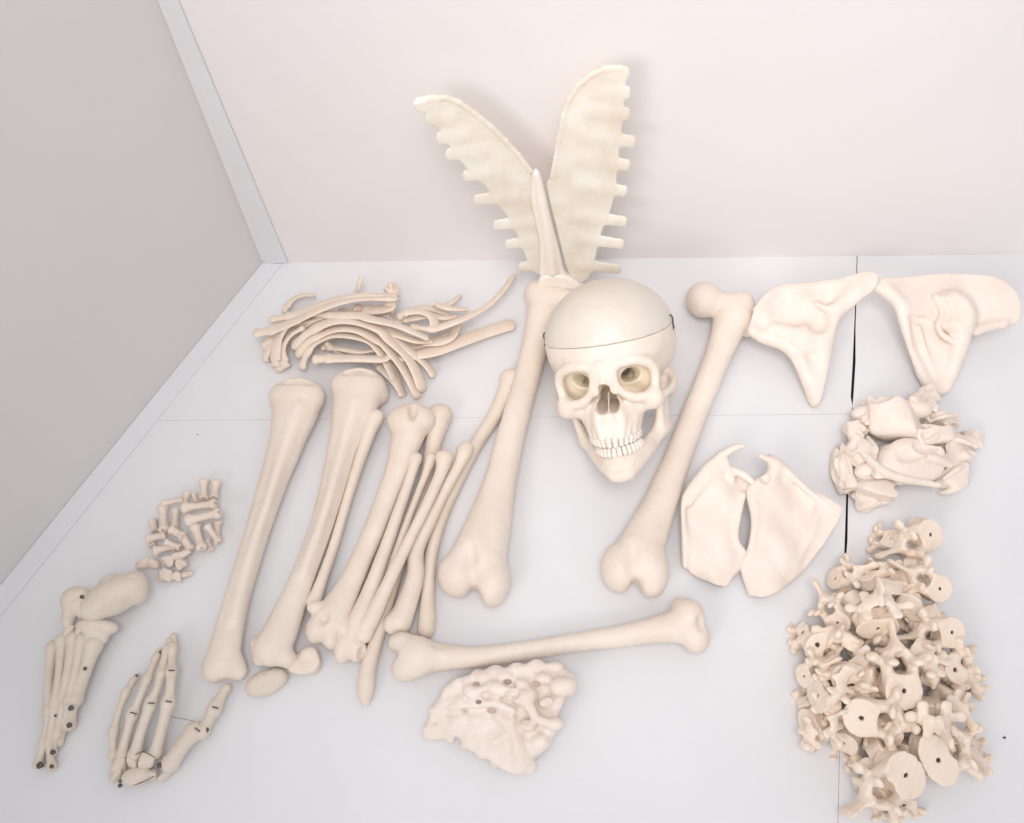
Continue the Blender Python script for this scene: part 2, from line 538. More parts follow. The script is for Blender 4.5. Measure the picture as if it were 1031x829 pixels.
bw = wall_board("wall_panel", back0, back1, 0.62, 0.012, M_WALL, 1)
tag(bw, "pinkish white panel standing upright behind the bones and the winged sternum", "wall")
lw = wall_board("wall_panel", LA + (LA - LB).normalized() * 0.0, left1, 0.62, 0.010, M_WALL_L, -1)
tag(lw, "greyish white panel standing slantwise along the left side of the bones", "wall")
# thin bluish strips added as painted shade, in the corner and along the left panel
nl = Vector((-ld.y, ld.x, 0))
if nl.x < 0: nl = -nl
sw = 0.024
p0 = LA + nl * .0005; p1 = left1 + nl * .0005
s1 = slab("shade_strip", [(p.x, p.y) for p in (p1, p1 + nl * sw, p0 + nl * sw - ld * .010, p0)], 0.0003, 0.0010, M_SHADE_STRIP)
tag(s1, "bluish flat strip of painted shade on the floor along the foot of the left panel", "trim strip")
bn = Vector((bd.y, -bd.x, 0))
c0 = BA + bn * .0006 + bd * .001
s2 = slab("shade_strip", [(p.x, p.y) for p in (c0, c0 + bn * .0016, c0 + bd * .028 + bn * .0016, c0 + bd * .028)], 0.0012, 0.61, M_SHADE_STRIP)
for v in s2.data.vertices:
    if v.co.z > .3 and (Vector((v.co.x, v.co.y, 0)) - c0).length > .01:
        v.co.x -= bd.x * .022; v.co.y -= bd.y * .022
tag(s2, "bluish upright strip of painted shade in the corner where the two panels meet", "trim strip")

# ============================================================ LONG BONES
def long_bone(name, label, chains, blobs=(), subs=(), mat=M_BONE, h=1.2, noise=0.3, cat="bone", group=None, centre=None, wl=14, k=6):
    first = chains[0][0] if isinstance(chains[0], tuple) else chains[0]
    c = centre or first[0][:2]
    S = SDF(floor_frame(*c), h)
    for ch in chains:
        pts, kw = ch if isinstance(ch, tuple) else (ch, {})
        S.chain(pts, **{**dict(k=k), **kw})
    for b in blobs: S.blob(b[0], b[1], k=b[2] if len(b) > 2 else k)
    for b in subs: S.blob(b[0], b[1], k=b[2] if len(b) > 2 else 3, neg=True)
    o = S.build(name, mat, noise=noise, wl=wl)
    return tag(o, label, cat, group)

# broad tibia, leftmost
long_bone("tibia", "leftmost long bone, a broad shin bone with a flat top and straight ridge", [
    ([(299, 404, 22, 25), (296, 420, 21, 22), (290, 440, 19, 18.5), (284, 460, 18, 16.5), (275, 485, 17, 14.5), (256, 545, 16, 12.5), (238, 605, 16, 13), (227, 650, 17, 16), (223, 668, 17, 18)], dict(flat=.8, k=8)),
    ([(300, 412, 36, 6), (287, 450, 32, 5), (268, 510, 29, 4), (250, 565, 26, 4), (236, 625, 24, 5)], dict(k=9)),
    ([(236, 668, 14, 10), (240, 676, 12, 9)], dict(k=6))],
    blobs=[((286, 399, 24), (15, 12, 13), 9), ((311, 399, 24), (15, 13, 13), 9), ((214, 676, 15), (10, 11, 11), 6)],
    subs=[((226, 694, 16), (9, 10, 10), 4), ((300, 384, 40), (18, 4, 6), 6)], mat=M_FEMUR)
# second tibia
long_bone("tibia", "second long bone from the left, a shin bone beside a thin bone", [
    ([(361, 394, 22, 25), (357, 412, 21, 22), (351, 432, 19, 18), (344, 455, 18, 15), (339, 475, 17, 13.5), (325, 525, 16, 12), (303, 585, 16, 12.5), (285, 630, 17, 17), (275, 652, 17, 19)], dict(flat=.8, k=8)),
    ([(358, 405, 36, 5), (344, 455, 30, 4), (327, 515, 28, 4), (306, 575, 26, 4)], dict(k=9)),
    ([(258, 648, 14, 6), (262, 664, 12, 7)], dict(k=5))],
    blobs=[((347, 388, 24), (14, 12, 13), 9), ((372, 390, 22), (16, 13, 13), 9), ((382, 398, 14), (9, 10, 10), 6), ((290, 664, 15), (9, 9, 11), 6)],
    subs=[((280, 682, 18), (9, 8, 10), 4), ((362, 376, 38), (16, 4, 6), 6)], mat=M_FEMUR)
# thin straight bone against it
long_bone("slender_bone", "straight slender bone with a knobbed top lying against the second shin bone", [
    [(375, 426, 22, 8), (371, 438, 20, 6.6), (362, 464, 17, 5.6), (350, 502, 14, 5), (336, 550, 13, 5), (322, 590, 14, 6), (316, 606, 14, 8)]],
    blobs=[((378, 420, 24), (9, 8, 8), 5)], h=1.0)
# humerus standing third
long_bone("humerus", "third thick long bone from the left, an arm bone ending in a lumpy round joint", [
    ([(415, 424, 26, 19), (409, 445, 25, 15.5), (403, 465, 24, 13), (392, 495, 22, 11.5), (374, 540, 20, 11), (354, 585, 19, 12), (340, 612, 19, 16), (332, 628, 19, 18)], dict(flat=.85, k=8))],
    blobs=[((405, 424, 28), (15, 14, 14), 7), ((427, 424, 24), (12, 13, 13), 6), ((318, 634, 18), (10, 14, 12), 5), ((334, 642, 18), (9, 12, 13), 5), ((347, 634, 18), (9, 12, 12), 5), ((318, 612, 22), (9, 7, 8), 5)],
    subs=[((325, 622, 36), (6, 7, 8), 5), ((416, 412, 42), (4, 12, 6), 6), ((341, 646, 30), (2.2, 10, 7), 4)])
# radius A
long_bone("forearm_bone", "slender curved arm bone left of the bunch, ending in a wide lumpy foot", [
    [(418, 464, 30, 6), (414, 478, 29, 5), (403, 510, 28, 5.5), (389, 550, 26, 6.5), (374, 592, 22, 8), (361, 625, 18, 11), (352, 645, 16, 12)]],
    blobs=[((418, 461, 30), (7, 5.5, 6), 3), ((345, 655, 14), (9, 13, 10), 5), ((360, 655, 14), (9, 12, 10), 5)],
    subs=[((364, 661, 20), (4, 9, 8), 4)], h=1.0)
# B thin between
long_bone("slender_bone", "thinnest bone of the bunch, wedged between the two crossing arm bones", [
    [(434, 462, 24, 6), (427, 482, 23, 4), (414, 515, 21, 4), (399, 556, 18, 4.5), (384, 600, 14, 5), (373, 628, 12, 5)]], h=1.0)
# fibula passing under with a pointed tip
long_bone("fibula", "long thin leg bone running under the bunch, its pointed tip sticking out lowest", [
    [(441, 421, 13, 13), (438, 440, 12, 9), (425, 495, 9, 6), (409, 550, 8, 5.5), (393, 600, 8, 6), (379, 645, 9, 7), (371, 672, 10, 8), (368, 692, 10, 9), (368, 706, 8, 5)]],
    blobs=[((444, 417, 13), (11, 10, 10), 5)], h=1.0)
# C crosses over
long_bone("forearm_bone", "arm bone lying across the top of the bunch and overlapping its neighbours", [
    [(447, 464, 34, 8), (443, 478, 33, 6), (428, 512, 33, 5.5), (410, 548, 33, 5.5), (392, 585, 31, 6.5), (378, 615, 26, 8), (370, 630, 22, 9)]],
    blobs=[((447, 460, 34), (9, 6.5, 8), 4), ((366, 640, 18), (9, 8, 8), 5)], h=1.0)
# D
long_bone("forearm_bone", "arm bone in the bunch with a wide foot just above the lying arm bone", [
    [(467, 457, 26, 8), (461, 470, 24, 6), (444, 502, 22, 6), (431, 528, 21, 7), (419, 555, 20, 8), (418, 580, 19, 9), (408, 612, 16, 11), (402, 626, 15, 13)]],
    blobs=[((469, 452, 26), (8, 7, 7), 4), ((394, 628, 14), (8, 10, 9), 5)], subs=[((402, 641, 22), (8, 6, 6), 3)], h=1.0)
# E
long_bone("fibula", "longest thin leg bone, bowed, right of the bunch beside the left thigh bone", [
    [(513, 382, 12, 10), (509, 395, 11, 8.5), (497, 420, 10, 7.5), (479, 448, 9, 7), (461, 484, 8, 6.5), (445, 520, 8, 6.5), (434, 560, 8, 6.5), (431, 595, 8, 7), (430, 622, 9, 8.5), (429, 634, 8, 9)]],
    blobs=[((514, 379, 13), (9, 6, 8), 4)], h=1.0)
# femurs
long_bone("femur", "thigh bone on the left side of the skull with its upper end under the sternum", [
    ([(549, 306, 24, 17), (541, 340, 21, 13.5), (529, 385, 20, 13), (514, 440, 20, 14), (502, 490, 21, 17), (490, 535, 22, 24), (482, 560, 23, 28)], dict(flat=.8, k=10)),
    ([(552, 300, 24, 14), (575, 305, 26, 12), (588, 312, 28, 16)], dict(k=8))],
    blobs=[((462, 578, 21), (21, 24, 19), 7), ((495, 585, 22), (19, 27, 20), 7), ((591, 312, 28), (18, 18, 18), 5), ((541, 296, 22), (13, 14, 14), 8)],
    subs=[((478, 612, 20), (8, 20, 20), 6), ((473, 560, 48), (8, 16, 9), 8)], mat=M_FEMUR, h=1.4, noise=.4, wl=22, centre=(500, 500))
long_bone("femur", "thigh bone on the right side of the skull with its ball head at the top", [
    ([(738, 318, 26, 19), (729, 343, 23, 14.5), (716, 376, 21, 13), (698, 420, 20, 13), (681, 465, 20, 14), (664, 508, 21, 17), (648, 545, 22, 22), (642, 562, 23, 26)], dict(flat=.8, k=10)),
    ([(741, 318, 26, 14), (725, 306, 28, 12), (711, 303, 29, 15)], dict(k=8))],
    blobs=[((709, 302, 28), (18, 19, 17), 4), ((747, 309, 24), (13, 16, 16), 9), ((734, 309, 26), (15, 13, 14), 9), ((624, 572, 22), (19, 25, 20), 6), ((655, 574, 22), (18, 28, 20), 6), ((752, 328, 20), (7, 12, 10), 8)],
    subs=[((640, 604, 20), (7, 20, 20), 6), ((638, 556, 50), (7, 18, 10), 8)], mat=M_FEMUR, h=1.4, noise=.4, wl=22, centre=(690, 450))
# humerus lying crosswise
long_bone("humerus", "arm bone lying crosswise below the thigh bones, its round head to the right", [
    ([(413, 662, 20, 17), (440, 662, 20, 14), (475, 662, 19, 10.5), (520, 657, 18, 9.5), (580, 647, 18, 9.5), (630, 640, 19, 11), (668, 633, 21, 14), (688, 630, 23, 18)], dict(flat=.95, k=9))],
    blobs=[((405, 648, 18), (14, 11, 15), 6), ((408, 674, 18), (14, 12, 15), 6), ((420, 661, 25), (18, 20, 14), 8), ((693, 620, 30), (16, 17, 16), 6), ((701, 642, 22), (14, 16, 16), 6), ((685, 610, 26), (8, 8, 9), 5)],
    subs=[((396, 661, 22), (9, 5, 12), 5), ((446, 646, 34), (12, 5, 5), 6), ((707, 628, 42), (5, 8, 6), 5)], mat=M_FEMUR, h=1.2)

# kneecaps
def small_lump(name, label, px, py, z, r, rot, seed, mat=M_BONE, group=None, cat="bone", h=0.9, subs=3, k=3, ridges=0):
    rnd = random.Random(seed)
    S = SDF(floor_frame(px, py), h)
    m = S.F.mm(px, py, z)
    a, b, c = [v * m for v in r]
    R = Euler([RAD(v) for v in rot]).to_matrix()
    C0 = S.F.px(px, py, z)
    S.rock(C0, (a, b, c), seed, k, rot=rot)
    for i in range(2):
        d = Vector((rnd.uniform(-1, 1), rnd.uniform(-1, 1), rnd.uniform(-.6, .6))).normalized()
        q = C0 + R @ Vector((d.x * a * .7, d.y * b * .7, d.z * c * .7))
        S.ell(q, (a * rnd.uniform(.3, .5), b * rnd.uniform(.3, .5), c * rnd.uniform(.4, .6)), k, rot=rot)
    for i in range(ridges):
        d = Vector((rnd.uniform(-1, 1), rnd.uniform(-1, 1), rnd.uniform(-.2, .8))).normalized(); e = Vector((rnd.uniform(-1, 1), rnd.uniform(-1, 1), rnd.uniform(-.2, .6))).normalized()
        q = [C0 + R @ Vector((v.x * a, v.y * b, v.z * c)) for v in (d * 1.08, (d + e).normalized() * 1.0, e * 1.05)]
        S.line([(*v, min(a, b, c) * f) for v, f in zip(q, (.14, .24, .16))], k)
        q = C0 + R @ Vector((-d.x * a * .95, d.y * b * .95, abs(d.z) * c * 1.15))
        S.ell(q, (a * .38, b * .38, c * .45), k * .7, neg=True, rot=rot)
    for i in range(subs):
        d = Vector((rnd.uniform(-1, 1), rnd.uniform(-1, 1), rnd.uniform(-.2, 1))).normalized()
        q = C0 + R @ Vector((d.x * a * 1.15, d.y * b * 1.15, d.z * c * 1.15))
        S.ell(q, (a * rnd.uniform(.25, .5), b * rnd.uniform(.25, .5), c * rnd.uniform(.3, .5)), k * .8, neg=True, rot=rot)
    o = S.build(name, mat, noise=.25, wl=8)
    return tag(o, label, cat, group)
K = SDF(floor_frame(267, 688), .9)
K.blob((267, 688, 8), (20, 12.5, 8), 3, rot=(0, 0, 20)); K.blob((259, 691, 9), (9, 8, 7), 6, rot=(0, 0, 20)); K.blob((280, 682, 8), (9, 8, 6), 6)
K.blob((268, 687, 19), (12, 6, 3.5), 5, neg=True, rot=(0, 0, 20))
tag(K.build("kneecap", M_HAND, noise=.5, wl=9), "flat oval kneecap lying below the second shin bone", "bone")
small_lump("kneecap", "blocky squarish kneecap touching the lumpy foot of the arm bone", 308, 668, 11, (17, 15, 10), (0, 0, 15), 5, subs=1)

# ============================================================ RIBS
Z7 = zz(5.92, 240, 270); Z8 = zz(5.92, 370, 270)
def rib(label, pts, w=4.6, t=2.0, tilt=(20, 50), head=True, taper=.8):
    """pts: (x, y, height_mm) in photograph pixels; w,t = half width and half thickness in px"""
    F = floor_frame(pts[0][0], pts[0][1])
    L = [tuple(F.px(x, y, z)) for x, y, z in pts]
    n = 46
    C = spline(L, n)
    m = F.mm(pts[0][0], pts[0][1])
    V, Fc = [], []
    K = 14
    rn = random.Random(len(label) + int(pts[0][0] * 7))
    ph = rn.uniform(0, 6)
    for i in range(n):
        T = Vector(C[min(i + 1, n - 1)] - C[max(i - 1, 0)]).normalized()
        side = T.cross(Vector((0, 0, 1)))
        side = side.normalized() if side.length > .05 else Vector((1, 0, 0))
        up = side.cross(T).normalized()
        s = i / (n - 1)
        a = RAD(tilt[0] + (tilt[1] - tilt[0]) * s)
        A = side * math.cos(a) + up * math.sin(a); B = T.cross(A)
        ww = 1.5 * w * m * (taper + (1 - taper) * math.sin(min(s * 1.4 + .2, 1) * math.pi * .5)) * (1 + .08 * math.sin(9 * s + ph))
        tt = 1.15 * t * m * (1 + .1 * math.sin(13 * s + ph))
        if head:
            if s < .05: ww *= .95; tt *= 1.5
            elif s < .14: ww *= .72; tt *= 1.25
            elif s < .2: ww *= 1.05; tt *= 1.5
        if s > .93: tt *= 1.25
        if i == 0 or i == n - 1: ww *= .55; tt *= .55
        for j in range(K):
            th = j / K * 2 * math.pi
            q = Vector(C[i]) + A * ww * math.cos(th) + B * tt * math.sin(th)
            V.append(q * .001)
    for i in range(n - 1):
        for j in range(K):
            Fc.append((i * K + j, i * K + (j + 1) % K, (i + 1) * K + (j + 1) % K, (i + 1) * K + j))
    Fc.append(tuple(reversed(range(K)))); Fc.append(tuple(range((n - 1) * K, n * K)))
    o = mesh_obj("rib", V, Fc, M_RIB, matrix=F.matrix())
    sub = o.modifiers.new("subdivision", 'SUBSURF'); sub.levels = 1; sub.render_levels = 1
    return tag(o, label, "rib bone", "ribs in the heap at upper left")
def R7(*p): return [(*Z7(x, y), z) for x, y, z in p]
def R8(*p): return [(*Z8(x, y), z) for x, y, z in p]
rib("innermost arched rib, its tight bow crossing the heap and ending in a thin point", R7((375, 610, 8), (400, 530, 18), (450, 450, 26), (560, 400, 32), (680, 405, 34), (790, 440, 32), (860, 520, 26), (900, 600, 18), (935, 680, 10)), 4.6, 2)
rib("arched rib just outside the innermost bow", R7((345, 530, 14), (420, 440, 28), (560, 370, 38), (700, 370, 42), (820, 430, 40)) + R8((110, 470, 34), (210, 590, 24), (270, 700, 14), (305, 780, 6)), 4.6, 2)
rib("outer arched rib with its wide end near the arm bone top", R7((318, 480, 18), (420, 385, 34), (560, 320, 44), (700, 320, 48), (840, 370, 46)) + R8((130, 430, 42), (230, 520, 32), (290, 620, 20), (330, 740, 8)), 5, 2.2)
rib("arched rib farthest right of the fanned bows", R7((560, 290, 40), (700, 290, 44)) + R8((20, 340, 44), (140, 410, 38), (260, 500, 28), (350, 580, 16), (400, 650, 7)), 4.4, 2)
rib("long rib reaching to the heap's left corner with a broad dark flared end", R7((85, 395, 30), (200, 370, 34), (330, 320, 38), (450, 265, 42), (580, 215, 44), (740, 185, 42)) + R8((190, 188, 38),), 5.6, 2.0)
rib("upper long rib with a flared end just above the left corner rib", R7((180, 310, 22), (300, 290, 26), (440, 240, 30), (560, 195, 34), (700, 165, 36), (850, 165, 34)) + R8((180, 170, 30),), 4.8, 2.0)
rib("rib bent down steeply at the left edge of the heap", R7((225, 590, 8), (222, 520, 16), (235, 430, 26), (290, 350, 34), (380, 310, 36)), 5, 2.2)
rib("dark rib inside the left bend, curving down beside the innermost bow", R7((290, 600, 6), (262, 540, 12), (262, 470, 20), (310, 400, 28), (400, 350, 32)), 4.6, 2.2)
rib("short rib end curling at the far left bottom of the heap", R7((165, 560, 6), (170, 500, 10), (200, 430, 15), (260, 370, 20)), 3.6, 1.8)
rib("rib lying level along the bottom of the heap above the shin bone top", R7((440, 548, 30), (560, 540, 32), (700, 540, 32), (860, 545, 30)) + R8((120, 530, 26), (220, 545, 20)), 5, 2.4)
rib("broad flat rib slanting right out of the heap towards the thigh bone", R8((170, 535, 22), (280, 520, 24), (400, 495, 22), (540, 440, 18), (700, 385, 12), (880, 330, 6)), 5.8, 1.9, tilt=(25, 10), head=False)
rib("long slim rib sweeping right and up to a thin tip near the sternum", R8((250, 350, 36), (380, 365, 36), (500, 330, 36), (620, 280, 34), (730, 215, 30), (820, 120, 22), (868, 45, 12)), 3.8, 1.9)
rib("pointed rib lying over the middle of the heap with a leaf shaped end", R7((400, 270, 30), (540, 280, 40), (720, 285, 50)) + R8((20, 305, 52), (170, 340, 50), (290, 390, 44), (365, 425, 36)), 4.8, 2)
rib("rib tucked beneath the leaf shaped rib end", R8((60, 355, 36), (180, 400, 38), (290, 435, 34), (380, 440, 26)), 4, 1.8)
rib("small hooked rib looping at the heap's right middle", R8((180, 300, 34), (240, 265, 40), (320, 262, 42), (380, 290, 42), (400, 340, 36), (380, 380, 28)), 4, 2)
rib("rib lying flat behind the small hooked rib", R8((170, 320, 26), (260, 300, 32), (360, 285, 32), (460, 300, 26), (520, 290, 20)), 4.4, 2)
rib("short thick rib below the long slim rib, ending bluntly", R8((340, 440, 18), (420, 440, 24), (490, 415, 22), (530, 355, 14)), 6, 2.4, head=False)
rib("slim rib at the heap's upper right pointing at the long tip", R8((395, 212, 26), (460, 235, 30), (540, 245, 28), (600, 250, 22)), 3.2, 1.7)
rib("short faint rib tip crossing at the heap's far upper right", R8((440, 235, 16), (500, 205, 18), (550, 165, 12)), 3.2, 1.6)
rib("broad rib lying level in the upper middle of the heap", R7((690, 235, 26), (800, 250, 32), (900, 240, 32)) + R8((110, 230, 28), (170, 260, 24)), 6, 2.2)
rib("rib crossing the hollow under the innermost bow", R7((500, 470, 12), (600, 480, 20), (720, 500, 24), (820, 490, 20)), 3.6, 1.8)
rib("short steep rib stub poking through the hollow under the bows", R7((520, 445, 22), (570, 480, 18), (630, 520, 10)), 2.8, 1.6)
rib("faint pale rib curling up behind the heap's left shoulder", R7((270, 270, 8), (310, 200, 12), (380, 165, 14), (460, 165, 12)), 3.4, 1.6)
rib("thin dark rib tip standing up alone behind the heap", R7((705, 165, 16), (716, 110, 26), (735, 45, 34)), 2.2, 1.6, head=False)
rib("rib passing low under the right side of the bows", R8((40, 560, 14), (110, 620, 14), (170, 690, 9), (205, 740, 5)), 4.2, 2)
rib("rib lying just beneath the heap's left corner ribs and bending down", R7((140, 470, 10), (230, 400, 18), (330, 340, 24), (450, 310, 28), (560, 300, 28)), 4.4, 2)
rib("rib filling the gap between the two upper arched bows", R7((300, 440, 12), (380, 350, 24), (500, 290, 32), (640, 275, 34), (780, 300, 32)) + R8((60, 390, 28), (170, 470, 20)), 4.4, 2)
rib("low rib under the upper middle of the heap running right", R7((600, 250, 14), (760, 290, 18), (900, 300, 20)) + R8((100, 300, 20), (220, 330, 16)), 4.6, 2)
rib("rib lying low under the broad flat slanting one", R8((120, 470, 12), (240, 470, 14), (360, 450, 14), (470, 400, 12), (540, 350, 8)), 4.4, 2)
rib("lowest fanned rib end, nearest the knob of the arm bone", R8((60, 500, 10), (120, 570, 12), (160, 640, 10), (190, 710, 8), (215, 770, 4)), 4.2, 2)
rib("rib end showing between the left bends, darker and narrow", R7((250, 620, 5), (240, 560, 8), (245, 490, 14), (290, 420, 20)), 3.6, 1.8)
rib("thin rib crossing behind the long slim rib at upper right", R8((250, 250, 14), (340, 235, 18), (430, 260, 18), (520, 300, 12)), 3.4, 1.7)
small_lump("neck_bone", "squarish bone block standing up at the back of the rib heap", *Z8(150, 130), 24, (8, 9, 8), (10, 0, 5), 11, mat=M_RIB)

# ============================================================ SKULL
def make_skull():
    e, yaw, roll = 52, -15, 9.5
    R = (Matrix.Rotation(RAD(roll), 3, -FWD) @ Matrix.Rotation(RAD(-e), 3, 'X') @ Matrix.Rotation(RAD(yaw), 3, 'Z'))
    def body(S):
        S.ell((0, 10, 38), (73.5, 86, 64), 4)
        S.ell((0, -30, 34), (61, 54, 52), 20)
        S.ell((0, 48, 26), (60, 48, 52), 16)
        S.ell((0, 12, 18), (70, 64, 46), 14)
        S.ell((0, -22, 12), (50, 50, 36), 14)
        S.ell((0, 10, -8), (44, 50, 26), 16)
        for m in (-1, 1):
            S.ell((m * 84, -50, -2), (24, 30, 22), 12, neg=True)
            S.line([(m * 4, -80, 15, 5.5), (m * 16, -82, 17, 5.5), (m * 32, -79, 18, 5.5), (m * 46, -70, 13, 5.5), (m * 52, -63, 2, 5), (m * 51, -62, -12, 5), (m * 48, -66, -24, 6.5)], 7)
            S.line([(m * 48, -66, -24, 6.5), (m * 38, -75, -23, 5.5), (m * 28, -80, -21, 5), (m * 18, -84, -14, 4.5), (m * 12, -87, -4, 4.5), (m * 9, -85, 8, 6)], 7)
            S.ell((m * 45, -63, -30), (13, 11, 10), 8)
            S.line([(m * 50, -58, -30, 6), (m * 60, -40, -27, 4), (m * 66, -22, -23, 3.4), (m * 66, -6, -19, 3.8), (m * 60, 10, -16, 7)], 4)
            S.line([(m * 11, -84, -36, 5), (m * 12, -85, -48, 5), (m * 10, -87, -60, 4.5)], 7)
            S.ell((m * 58, 24, -26), (10, 12, 18), 8)
            S.ell((m * 36, -38, -2), (17, 18, 24), 6)
            for tx, ty in ((3.5, -91), (10.5, -89), (17, -84), (22, -75), (25, -65)):
                S.line([(m * tx, ty + 6, -48, 2.2), (m * tx, ty + 2, -60, 3.2)], 3.5)
        S.ell((0, -56, -38), (35, 29, 24), 12)
        S.ell((0, -60, -54), (26, 27, 9), 7)
        S.line([(0, -84, 16, 7), (0, -89, 6, 5), (0, -94, -3, 4.4)], 8)
        S.line([(-5, -88, 2, 3.5), (-8, -87, -12, 3.5)], 5); S.line([(5, -88, 2, 3.5), (8, -87, -12, 3.5)], 5)
        for m in (-1, 1):
            S.line([(m * 38.5, -104, -1, 19.5), (m * 20, -40, 0, 5)], 2.5, neg=True, sc_=(1.04, 1, .84))
            S.line([(m * 5.4, -114, -30, 7.2), (m * 5, -34, -24, 6.4)], 3, neg=True)
            S.line([(m * 3.2, -114, -18, 5.8), (m * 3.4, -36, -15, 5.6)], 3, neg=True)
            S.line([(0, -114, -6, 5), (0, -62, -9, 4.6)], 3, neg=True)
            S.line([(m * 15, -48, 8, 3.4), (m * 21, -38, -1, 3.6), (m * 31, -50, -10, 2.8)], 1, neg=True); S.line([(m * 20, -58, 1, 7), (m * 14, -20, 2, 6)], 3, neg=True)
            S.ell((m * 31, -86, -43), (7, 7, 8), 6, neg=True)
            S.ell((m * 28, -83, -31), (1.8, 4, 1.6), 1.5, neg=True)
            S.ell((m * 46, -34, -52), (11, 20, 20), 5, neg=True)
        S.line([(0, -86, -39, 1.3), (0, -78, -30, 1.3), (0, -62, -16, 1.6)], 1, sc_=(.8, 1, 1))
        S.line([(0, -84, -37, 1.3), (0, -62, -33, 1.6)], 1)
    S = SDF(None, 1.05)
    body(S)
    cut = lambda X, Y, Z: Z - 43 - 0.06 * Y
    root_m = R.to_4x4()
    # place: brow line midpoint over its pixel, occiput on the floor
    base = (R @ Vector((0, 60, 0)))
    zmin = min((R @ Vector(p)).z for p in [(0, 96, 26), (0, 90, 0), (30, 85, 10), (-30, 85, 10), (0, 92, 50), (50, 70, 20), (-50, 70, 20), (0, 60, -24), (58, 30, -44), (-58, 30, -44), (0, -75, -118)])
    z0 = -zmin
    o_l = R @ Vector((0, -80, 0))
    hgt = (z0 + o_l.z) * .001
    p = at(608.5, 383.5, hgt)
    O = Vector((p.x - o_l.x * .001, p.y - o_l.y * .001, z0 * .001))
    M = root_m.copy(); M.translation = O
    root = empty("skull", M)
    tag(root, "human skull facing up with open eye sockets, bared teeth and a removable cap", "skull")
    S.build("cranium", M_SKULL, root, Matrix(), noise=.22, wl=16, clip=lambda X, Y, Z: cut(X, Y, Z) + .15)
    S2 = SDF(None, 1.3); S2.seed = S.seed
    S2.ell((0, 10, 38), (73.9, 86.4, 64.4), 4); S2.ell((0, -30, 34), (61.4, 54.4, 52.4), 20); S2.ell((0, 48, 26), (60.4, 48.4, 52.4), 16)
    S2.build("skull_cap", M_CAP, root, Matrix(), noise=.22, wl=16, clip=lambda X, Y, Z: -cut(X, Y, Z) + .12)
    # jaw
    J = SDF(None, .9)
    for m in (-1, 1):
        J.line([(0, -84, -101, 8), (m * 8, -83, -101, 8), (m * 17, -74, -97, 6.5), (m * 28, -54, -90, 6), (m * 38, -30, -82, 6), (m * 46, -12, -73, 6.5)], 3)
        J.line([(0, -84, -87, 5), (m * 11, -80, -87, 4.6), (m * 19, -67, -84, 4.6), (m * 29, -46, -79, 5), (m * 41, -26, -72, 5.5)], 7)
        J.line([(0, -84, -94, 5), (m * 9, -82, -94, 5), (m * 18, -71, -91, 5), (m * 29, -50, -85, 5)], 7)
        J.line([(m * 46, -12, -76, 6), (m * 50, -2, -52, 5), (m * 53, 4, -24, 4.5)], 8)
        J.line([(m * 43, -26, -74, 5.5), (m * 47, -29, -52, 4.5), (m * 50, -30, -34, 3)], 8)
        J.line([(m * 45, -19, -72, 5), (m * 49, -15, -44, 4)], 10)
        J.ell((m * 53, 4, -22), (9, 5, 5), 5)
        J.ell((m * 18, -86, -94), (1.6, 3, 1.6), 1.5, neg=True)
    J.ell((0, -88, -104), (12, 6, 6), 7)
    J.ell((0, -97, -93), (14, 5, 4), 5, neg=True)
    JM = Matrix.Translation((0, 0, -.022)) @ Matrix.Rotation(RAD(-3.2), 4, 'Y') @ Matrix.Translation((0, 0, .022))
    J.build("jaw", M_SKULL, root, JM, noise=.2, wl=14)
    # teeth: one mesh per size, copied round both arches
    def tooth_proto(w, d, hh):
        T = SDF(None, .45)
        T.ell((0, 0, hh * .18), (w * .5, d * .5, hh * .42), .8)
        T.ell((0, 0, -hh * .15), (w * .43, d * .45, hh * .45), .8)
        T.cap((-w * .28, 0, -hh * .34), (w * .28, 0, -hh * .34), 1.3, 1.3, 1.2)
        return T
    protos = [tooth_proto(7.6, 6.5, 12), tooth_proto(6.6, 6.5, 11), tooth_proto(7.2, 8, 10), tooth_proto(9.0, 9.5, 9.5)]
    made = {}
    for up in (1, -1):
        for m in (-1, 1):
            s = 3.5 if up > 0 else 2.8
            for i, kind in enumerate([0, 1, 1, 2, 2, 3, 3]):
                a_, b_ = (25, 39.5) if up > 0 else (23.5, 38)
                # walk along the half ellipse
                th, acc = 0.0, 0.0
                while acc < s:
                    dth = .004
                    acc += math.hypot(a_ * math.cos(th) * dth, b_ * math.sin(th) * dth); th += dth
                x = m * a_ * math.sin(th); y = -51 - b_ * math.cos(th) + (0 if up > 0 else 1.2)
                ang = math.atan2(b_ * math.sin(th), a_ * math.cos(th)) * m
                w = [7.6, 6.6, 7.2, 9.0][kind] * (.9 if up > 0 else .78)
                nxt = [7.6, 6.6, 7.2, 9.0][[0, 1, 1, 2, 2, 3, 3, 3][i + 1]] * (.9 if up > 0 else .78)
                s += (w + nxt) / 2 + .25
                mt = Matrix.Translation(Vector((x, y, -65.5 if up > 0 else -77.5)) * .001) @ Matrix.Rotation(ang, 4, 'Z') @ Matrix.Rotation(RAD(7 * up), 4, 'X')
                mt = mt @ Matrix.Diagonal((w / [7.6, 6.6, 7.2, 9.0][kind], 1, up * 1.0, 1)) if up > 0 else mt @ Matrix.Rotation(math.pi, 4, 'Y') @ Matrix.Diagonal((.78, 1, .9, 1))
                if up < 0: mt = JM @ mt
                if kind not in made:
                    made[kind] = protos[kind].build("tooth", M_TOOTH, root, mt, noise=.05)
                else:
                    copy_obj(made[kind], mt, root)
